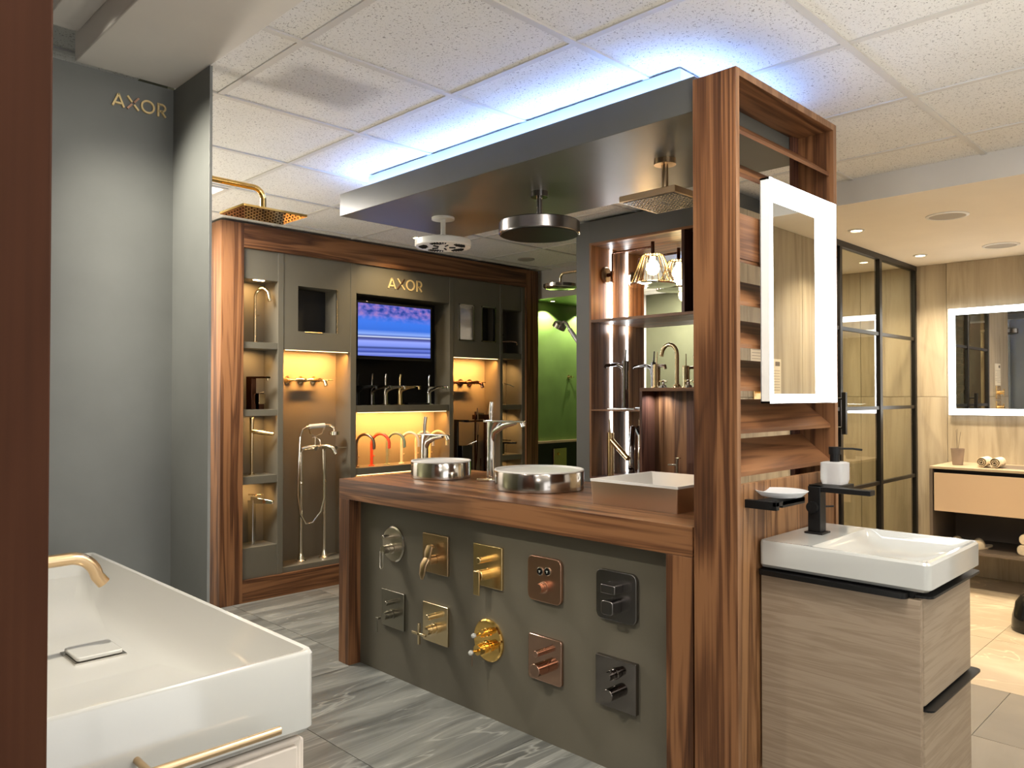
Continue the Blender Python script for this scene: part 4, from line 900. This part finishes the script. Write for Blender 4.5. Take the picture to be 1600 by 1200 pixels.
# lamp shower in the unit
t = thing('lamp_shower', 'bronze wall shower with lamp shade of thin rods and glowing bulb', 'shower', (3.88, 3.044, 2.06))
MB().lathe([(0.052, 0), (0.052, -0.012), (0.046, -0.02), (0, -0.02)], (0, 0, 0), (0, 1, 0), 36).build('rosette', BRONZE, t)
MB().cyl((0, -0.02, 0), (0, -0.055, 0), 0.012).cyl((0, -0.055, -0.05), (0, -0.055, 0.02), 0.012).tube([(0, -0.055, 0.02), (0, -0.055, 0.125), (0, -0.062, 0.135), (0, -0.36, 0.135)], 0.007, 14).cyl((0, -0.36, 0.09), (0, -0.36, 0.165), 0.011).build('arm', DBRONZE, t)
sh = MB()
for k in range(22):
    a = 2 * PI * k / 22; c, s_ = math.cos(a), math.sin(a)
    sh.tube([(c * .02, -0.36 + s_ * .02, 0.085), (c * .055, -0.36 + s_ * .055, 0.087), (c * .066, -0.36 + s_ * .066, 0.078), (c * .13, -0.36 + s_ * .13, -0.085)], 0.0024, 6)
sh.build('lamp_shade', CHAMP, t)
MB().lathe([(0.132, -0.085), (0.14, -0.09), (0.14, -0.1), (0, -0.104), (0, -0.098), (0.13, -0.094)], (0, -0.36, 0), n=48).build('spray_disc', CHROME, t)
MB().lathe([(0, -0.03), (0.03, -0.018), (0.042, 0.01), (0.038, 0.035), (0.018, 0.07), (0.016, 0.085)], (0, -0.36, -0.01), n=24).build('bulb', BULB, t)
l = bpy.data.lights.new('bulb_glow', 'POINT'); l.energy = 2.2; l.color = (1, 0.6, 0.25); l.shadow_soft_size = 0.045; o = bpy.data.objects.new('bulb_glow', l); COL.objects.link(o)
o.location = (3.80, 2.684, 1.935)

t = thing('lever_tap', 'tall dark chrome tap with upright lever on a clear tray on the middle shelf', 'tap', (3.87, 2.88, 1.214), math.radians(180))
B(-0.05, 0.05, -0.11, 0.1, 0, 0.008).build('tray', CHROME, t, bevel=0.002)
MB().tube([(0, 0, 0.008), (0, 0, 0.24)], [0.02, 0.017], 18).build('body', BCHROME, t)
MB().tube([(0, 0, 0.2), (0, -0.015, 0.26), (0, -0.06, 0.28), (0, -0.15, 0.275), (0, -0.158, 0.262)], [0.017, 0.016, 0.012, 0.010, 0.010], 14).build('spout', BCHROME, t)
MB().tube([(0, 0, 0.24), (0, 0.002, 0.30)], [0.02, 0.02], 16).build('cap', BCHROME, t)
MB().tube([(0, 0, 0.30), (0, 0.005, 0.37)], [0.006, 0.004]).build('lever', BCHROME, t)
t = thing('lever_tap', 'stout champagne tap with needle lever and slim spout on the walnut box', 'tap', (3.86, 2.645, 1.345), math.radians(-30))
MB().lathe([(0.03, 0), (0.03, 0.008), (0.022, 0.01), (0.0225, 0.14), (0, 0.141)]).build('body', CHAMP, t)
MB().tube([(0, 0, 0.125), (0, -0.05, 0.13), (0, -0.11, 0.128), (0, -0.115, 0.11)], 0.009, 12).build('spout', BRONZE, t)
MB().tube([(0, 0, 0.14), (0.005, 0, 0.215)], [0.004, 0.0025], 8).build('lever', CHAMP, t)
t = thing('three_hole_tap', 'champagne gooseneck tap with two cross handles on the walnut box', 'tap', (3.84, 2.49, 1.345), -PI / 2)
MB().lathe([(0.026, 0), (0.026, 0.006), (0.017, 0.02)]).tube([(0, 0, 0.005), (0, 0, 0.19)] + [(-0.052 + 0.052 * math.cos(a), 0, 0.19 + 0.062 * math.sin(a)) for a in [PI * k / 12 for k in range(1, 12)]] + [(-0.106, 0, 0.185)], 0.0115, 16).build('spout', CHAMP, t)
for x in (-0.095, 0.075):
    k = MB().lathe([(0.024, 0), (0.02, 0.014), (0.009, 0.02), (0.009, 0.035), (0.012, 0.042), (0, 0.046)], (x, 0, 0)).build('valve_head', CHROME, t)
    MB().cyl((x - .024, 0, 0.038), (x + .024, 0, 0.038), 0.005).cyl((x, -.024, 0.038), (x, .024, 0.038), 0.005).build('cross_handle', CHAMP, k)
t = thing('lever_tap', 'tall brushed gold cylinder tap with slanting tube spout in the bottom niche', 'tap', (3.86, 2.99, 0.80), math.radians(-12))
MB().cyl((0, 0, 0), (0, 0, 0.27), 0.0215, n=28).build('body', BRASS, t, bevel=0.001)
MB().cyl((0, -0.005, 0.225), (0.0, -0.165, 0.115), 0.0165, n=24).build('spout', BRASS, t, bevel=0.001)
MB().tube([(0, 0.004, 0.27), (0.0, 0.01, 0.35)], [0.006, 0.0045], 10).build('lever', CHAMP, t)
t = thing('lever_tap', 'black chrome tap with two slanting tubes behind the gold tap', 'tap', (3.93, 2.88, 0.80), math.radians(120))
MB().cyl((0, 0.05, 0.05), (0, -0.08, 0.30), 0.018, n=20).build('spout', BCHROME, t)
MB().cyl((0, 0.0, 0.0), (0, 0.02, 0.11), 0.02).build('body', BCHROME, t)
MB().cyl((0, 0.09, 0.07), (0, -0.11, 0.31), 0.006).build('lever', CHROME, t)
t = thing('lever_tap', 'chrome cylinder tap behind the spout of the gold tap', 'tap', (3.90, 2.79, 0.80), math.radians(-90))
MB().cyl((0, 0, 0), (0, 0, 0.16), 0.017).build('body', CHROME, t)
MB().cyl((0, 0, 0.16), (0, 0, 0.26), 0.0145).build('lever', CHROME, t)
t = thing('lever_tap', 'slim nickel tap with flat bar handle below the walnut box', 'tap', (3.80, 2.465, 0.80), math.radians(-90))
MB().cyl((0, 0, 0), (0, 0, 0.14), 0.008).build('body', NICKEL, t)
B(-0.06, 0.0, -0.006, 0.006, 0.098, 0.106).build('spout', NICKEL, t, bevel=0.001)
B(-0.012, 0.02, -0.008, 0.008, 0.14, 0.146).build('lever', CHAMP, t, bevel=0.001)
MB().tube([(0, 0, 0.05), (-0.05, -0.03, 0.035), (-0.09, -0.05, 0.03)], 0.004, 8).build('rod', CHROME, t)

# ------------------------------------------------------------------ fittings at the green bay
t = thing('rain_shower', 'round chrome rain shower on the side of the dark unit before the green wall', 'shower', (3.95, 3.166, 2.13))
MB().tube([(0, 0, 0), (0, 0.28, 0.0)] + [(0, 0.28 + 0.04 * math.sin(a), -0.04 + 0.04 * math.cos(a)) for a in [PI / 2 * k / 6 for k in range(1, 7)]] + [(0, 0.32, -0.07)], 0.009, 14).lathe([(0.028, 0), (0.028, 0.008), (0.01, 0.008)], (0, -0.001, 0), (0, 1, 0)).build('arm', CHAMP, t)
MB().lathe([(0.02, 0), (0.095, -0.004), (0.115, -0.01), (0.115, -0.03), (0.1, -0.038), (0, -0.042)], (0, 0.32, -0.065), n=40).build('head', STEEL, t)
t = thing('hand_shower', 'chrome hand shower with white handle tilted beside the dark unit', 'hand shower', (3.95, 3.166, 1.62))
MB().cyl((0, 0, 0), (0, 0.06, 0.01), 0.014).tube([(0, 0.05, 0.0), (0, 0.10, -0.04), (0, 0.15, 0.02)], 0.009).build('bracket', STEEL, t)
MB().cyl((0, 0.14, 0.01), (0, 0.235, 0.125), 0.0145, n=20).build('grip', CERAMIC, t)
MB().tube([(0, 0.235, 0.125), (0, 0.262, 0.165), (0, 0.285, 0.18), (0, 0.305, 0.17)], 0.009).lathe([(0.014, 0.03), (0.046, 0.012), (0.046, -0.02), (0, -0.024)], (0, 0.325, 0.155), (0.1, -0.5, 0.85), 28).build('head', STEEL, t)
t = thing('robe_hook', 'small chrome hook on the green wall', 'hook', (5.545, 4.79, 1.475))
MB().lathe([(0.02, 0), (0.02, -0.006), (0.008, -0.01), (0.008, -0.03), (0.014, -0.036), (0, -0.04)], (0, 0, 0), (0, 1, 0)).build('peg', CHAMP, t)
B(-0.01, 0.05, -0.026, -0.018, -0.004, 0.004).build('arm', CHAMP, t, bevel=0.001)
t = thing('cover_plate', 'square brass plate with a knob low on the black wall under the green one', 'cover plate', (5.42, 4.795, 0.72))
B(-0.09, 0.09, -0.012, 0, -0.09, 0.09).build('plate', PBRASS, t, bevel=0.004)
MB().cyl((-0.03, -0.012, 0.04), (-0.03, -0.03, 0.04), 0.012).build('knob', GOLD, t)

# ------------------------------------------------------------------ shower screen of the wet room
G = thing('shower_screen', 'black framed glass shower screen with cross bars beside the tiled wall', 'shower screen', (4.24, 1.99, 0))
XS = [0.0, 0.66, 1.335, 2.045]
def gp(name, m, *a, bev=0.001, par=None): return B(*a).build(name, m, par or G, bevel=bev, smooth=False)
for k, x in enumerate(XS):
    if k == 2: gp('post', BLACKFR, x - .022, x - .001, -.018, .018, 0, 2.24); gp('post', BLACKFR, x + .001, x + .022, -.018, .018, 0, 2.24)
    else: gp('post', BLACKFR, x - .018, x + .018, -.018, .018, 0, 2.24)
gp('top_rail', BLACKFR, -.018, 2.063, -.02, .02, 2.24, 2.277)
gp('bottom_rail', BLACKFR, -.018, 2.063, -.02, .02, 0, 0.03)
for a, b in zip(XS[:-1], XS[1:]):
    pn = gp('pane', GLASS, a + .018, b - .018, -.004, .004, 0.03, 2.24, bev=0)
    for z in (0.70, 1.215, 1.725):
        gp('cross_bar', BLACKFR, a + .018, b - .018, -.012, .012, z - .012, z + .012, par=pn)
gp('door_handle', BLACKFR, 0.585, 0.61, -.07, -.045, 1.06, 1.32)
MB().cyl((0.598, -.05, 1.10), (0.598, 0, 1.10), .007).cyl((0.598, -.05, 1.28), (0.598, 0, 1.28), .007).build('handle_bolt', BLACKFR, G)
# far mirror
t = thing('led_mirror', 'wide lit mirror on the beige tiled wall above the floating vanity', 'mirror', (6.27, 0.55, 1.16))
B(0.008, 0.034, 0.0, 1.198, 0.0, 0.772).build('frame', WHITEP, t, bevel=0.002)
m_ = MB().box(0, 0.008, 0, .045, 0, .772).box(0, 0.008, 1.153, 1.198, 0, .772).box(0, 0.008, .045, 1.153, .727, .772).box(0, 0.008, .045, 1.153, 0, .045)
m_.build('led_border', LEDW, t)
B(0.003, 0.008, .045, 1.153, .045, .727).build('mirror_glass', MIRROR, t)
# far vanity
V_ = thing('floating_vanity', 'taupe floating vanity with beige drawer below the wide lit mirror', 'cabinet', (5.775, 0.4, 0.25))
def vp(name, m, *a, par=None, bev=0.001): return B(*a).build(name, m, par or V_, bevel=bev, smooth=False)
vp('top_slab', mat('taupe stone top', (0.42, 0.33, 0.22), 0.3), 0, 0.528, 0, 1.335, 0.552, 0.568)
vp('side_panel', TAUPE, 0, 0.528, 1.315, 1.335, 0, 0.552); vp('side_panel', TAUPE, 0, 0.528, 0, 0.02, 0, 0.552)
vp('bottom_shelf', TAUPE, 0, 0.528, 0.02, 1.315, 0, 0.02)
vp('back_panel', TAUPE, 0.508, 0.528, 0.02, 1.315, 0.02, 0.552)
vp('drawer_carcass', BLACK, 0.03, 0.5, 0.02, 1.315, 0.27, 0.552)
vp('drawer', BEIGEL, -0.002, 0.018, 0.03, 1.305, 0.268, 0.525)
# inset basin
vp('inset_basin', TAUPE, 0.12, 0.42, 0.3, 1.03, 0.566, 0.5695)
t = thing('cup', 'tapered taupe cup on the floating vanity top', 'cup', (6.0, 1.62, 0.818))
MB().lathe([(0.03, 0), (0.033, 0.002), (0.043, 0.115), (0.039, 0.115), (0.03, 0.01), (0, 0.008)], n=32).build('body', CUPM, t)
MB().tube([(0.01, 0, 0.02), (0.02, 0.015, 0.24)], 0.0012, 6).tube([(-0.01, 0, 0.02), (-0.01, 0.0, 0.25)], 0.0012, 6).tube([(0, 0.01, 0.02), (0.0, -0.02, 0.23)], 0.0012, 6).build('reed_sticks', TAUPE, t)
for k, (y, lab) in enumerate(((1.445, 'rolled cream hand towel nearer the cup'), (1.368, 'rolled cream hand towel farther from the cup'))):
    t = thing('rolled_towel', lab, 'towel', (5.95, y, 0.818), group='rolled hand towels on the vanity top')
    pts = []
    for i in range(44):
        a = i * 0.42; r = 0.006 + 0.031 * i / 43; pts.append((r * math.cos(a), 0.038 + r * math.sin(a)))
    m_ = MB(); rings = []
    for i, (py, pz) in enumerate(pts):
        a = i * 0.42; d = 0.0026; rings.append([(-0.08, py, pz), (0.08, py, pz), (0.08, py - d * math.cos(a), pz - d * math.sin(a)), (-0.08, py - d * math.cos(a), pz - d * math.sin(a))])
    m_.loft(rings).build('roll', TOWEL, t)
for k, (z, dy, lab) in enumerate(((0.27, 0, 'folded cream bath towel, lower of the two in the vanity'), (0.34, -0.012, 'folded cream bath towel, upper of the two in the vanity'))):
    t = thing('folded_towel', lab, 'towel', (5.98, 1.08 + dy, z), group='folded bath towels in the vanity')
    MB().prism([(p[0], p[1]) for p in rrect(-0.16, 0.16, 0.0, 0.068, 0.03, 0, 5)], 'x', -0.14, 0.14).build('fold', TOWEL, t, bevel=0.006)
for k, (y, lab) in enumerate(((1.60, 'light slipper farther into the vanity shelf corner'), (1.47, 'light slipper next to the folded towels'))):
    t = thing('slipper', lab, 'slipper', (5.95, y, 0.27), math.radians(75), 'slippers on the vanity shelf')
    MB().prism([(0.045 * math.cos(a) * (1 if math.sin(a) > 0 else .8), 0.13 * math.sin(a)) for a in [2 * PI * k / 24 for k in range(24)]], 'z', 0, 0.012).build('sole', TOWEL, t, bevel=0.003)
    rings = []
    for i in range(6):
        yy = 0.02 + 0.09 * i / 5; ww = 0.045 * math.sqrt(max(0.05, 1 - (yy / 0.13) ** 2)); hh = 0.06 * (1 - 0.5 * i / 5)
        rings.append([(ww * math.cos(a), yy, 0.01 + hh * math.sin(a)) for a in [PI * k / 10 for k in range(11)]])
    o = MB().loft(rings, False, False).build('upper', TOWEL, t); so = o.modifiers.new('t', 'SOLIDIFY'); so.thickness = 0.003
# waste bin
t = thing('waste_bin', 'gloss black domed waste bin standing on the cream floor', 'bin', (5.07, 0.985, 0))
MB().lathe([(0.115, 0), (0.12, 0.01), (0.115, 0.08), (0.102, 0.13)], n=40).build('body', GBLACK, t)
MB().lathe([(0.103, 0.131), (0.098, 0.155), (0.075, 0.19), (0.04, 0.212), (0, 0.22)], n=40).build('lid', GBLACK, t)
# soffit fittings
for k, (x, y, lab) in enumerate(((4.668, 1.788, 'lit recessed downlight nearer the bulkhead'), (5.816, 1.794, 'lit recessed downlight near the far tiled wall'), (4.65, 0.6, 'lit recessed downlight on the hidden side of the wet room'), (5.8, 0.6, 'lit recessed downlight above the hidden vanity end'), (5.3, 2.55, 'added recessed downlight inside the glazed shower'))):
    t = thing('downlight', lab, 'downlight', (x, y, 2.277), group='recessed downlights in the soffit')
    MB().lathe([(0.045, 0), (0.045, -0.004), (0.032, -0.006), (0.03, -0.001)], n=32).build('rim', TBAR, t)
    MB().lathe([(0.029, -0.002), (0.029, -0.005), (0, -0.006)], n=24).build('lens', LEDG if True else None, t)
for x, y, lab in ((4.634, 1.292, 'round unlit ceiling speaker nearer the bulkhead'), (5.79, 1.301, 'round unlit ceiling speaker near the far tiled wall')):
    t = thing('ceiling_speaker', lab, 'speaker', (x, y, 2.277), group='ceiling speakers in the soffit')
    MB().lathe([(0.105, 0), (0.105, -0.004), (0.09, -0.007), (0.088, -0.002)], n=40).build('rim', WHITEP, t)
    MB().lathe([(0.088, -0.002), (0.086, -0.005), (0, -0.006)], n=40).build('grille', mat('speaker grille', (0.4, 0.36, 0.3), 0.7), t)
t = thing('smoke_detector', 'flat round ceiling detector above the far end of the display wall', 'detector', (4.49, 4.33, 2.402))
MB().lathe([(0.07, 0), (0.07, -0.006), (0.05, -0.012), (0, -0.012)], n=32).build('disc', mat('dull plastic', (0.35, 0.32, 0.28), 0.6), t)
# notices and gold valves that the mirrors show
def notice(label, loc, rz):
    t = thing('notice_sheet', label, 'notice', loc, rz)
    B(-0.1, 0.1, -0.001, 0, 0, 0.21).build('sheet', PAPER, t)
    m_ = B(-0.085, -0.03, -0.0018, -0.001, 0.17, 0.195).build('heading_block', INK, t)
    m_ = MB()
    for k in range(8): m_.box(-0.085, 0.085 if k % 3 else 0.03, -0.0016, -0.001, 0.03 + k * .016, 0.032 + k * .016)
    m_.build('printed_lines', INK, t)
notice('printed notice on the tiled return wall above the gold valves', (3.86, 1.989, 1.40), 0)
notice('printed notice on the tiled side wall of the wet room', (4.19, 0.2005, 1.30), PI)
for z, lab in ((1.33, 'upper gold valve plate with cross handle on the tiled return wall'), (1.185, 'lower gold valve plate with cross handle on the tiled return wall')):
    t = thing('shower_valve', lab, 'shower valve', (3.86, 1.99, z))
    MB().prism(rpoly(0.15, 0.125, 0.012), 'y', -0.01, 0).build('plate', BRASS, t, bevel=0.002)
    MB().cyl((0, -.01, 0), (0, -.05, 0), .018).build('stem', BRASS, t)
    MB().box(-.035, .035, -.055, -.047, -.005, .005).box(-.005, .005, -.055, -.047, -.035, .035).build('cross_handle', BRASS, t)
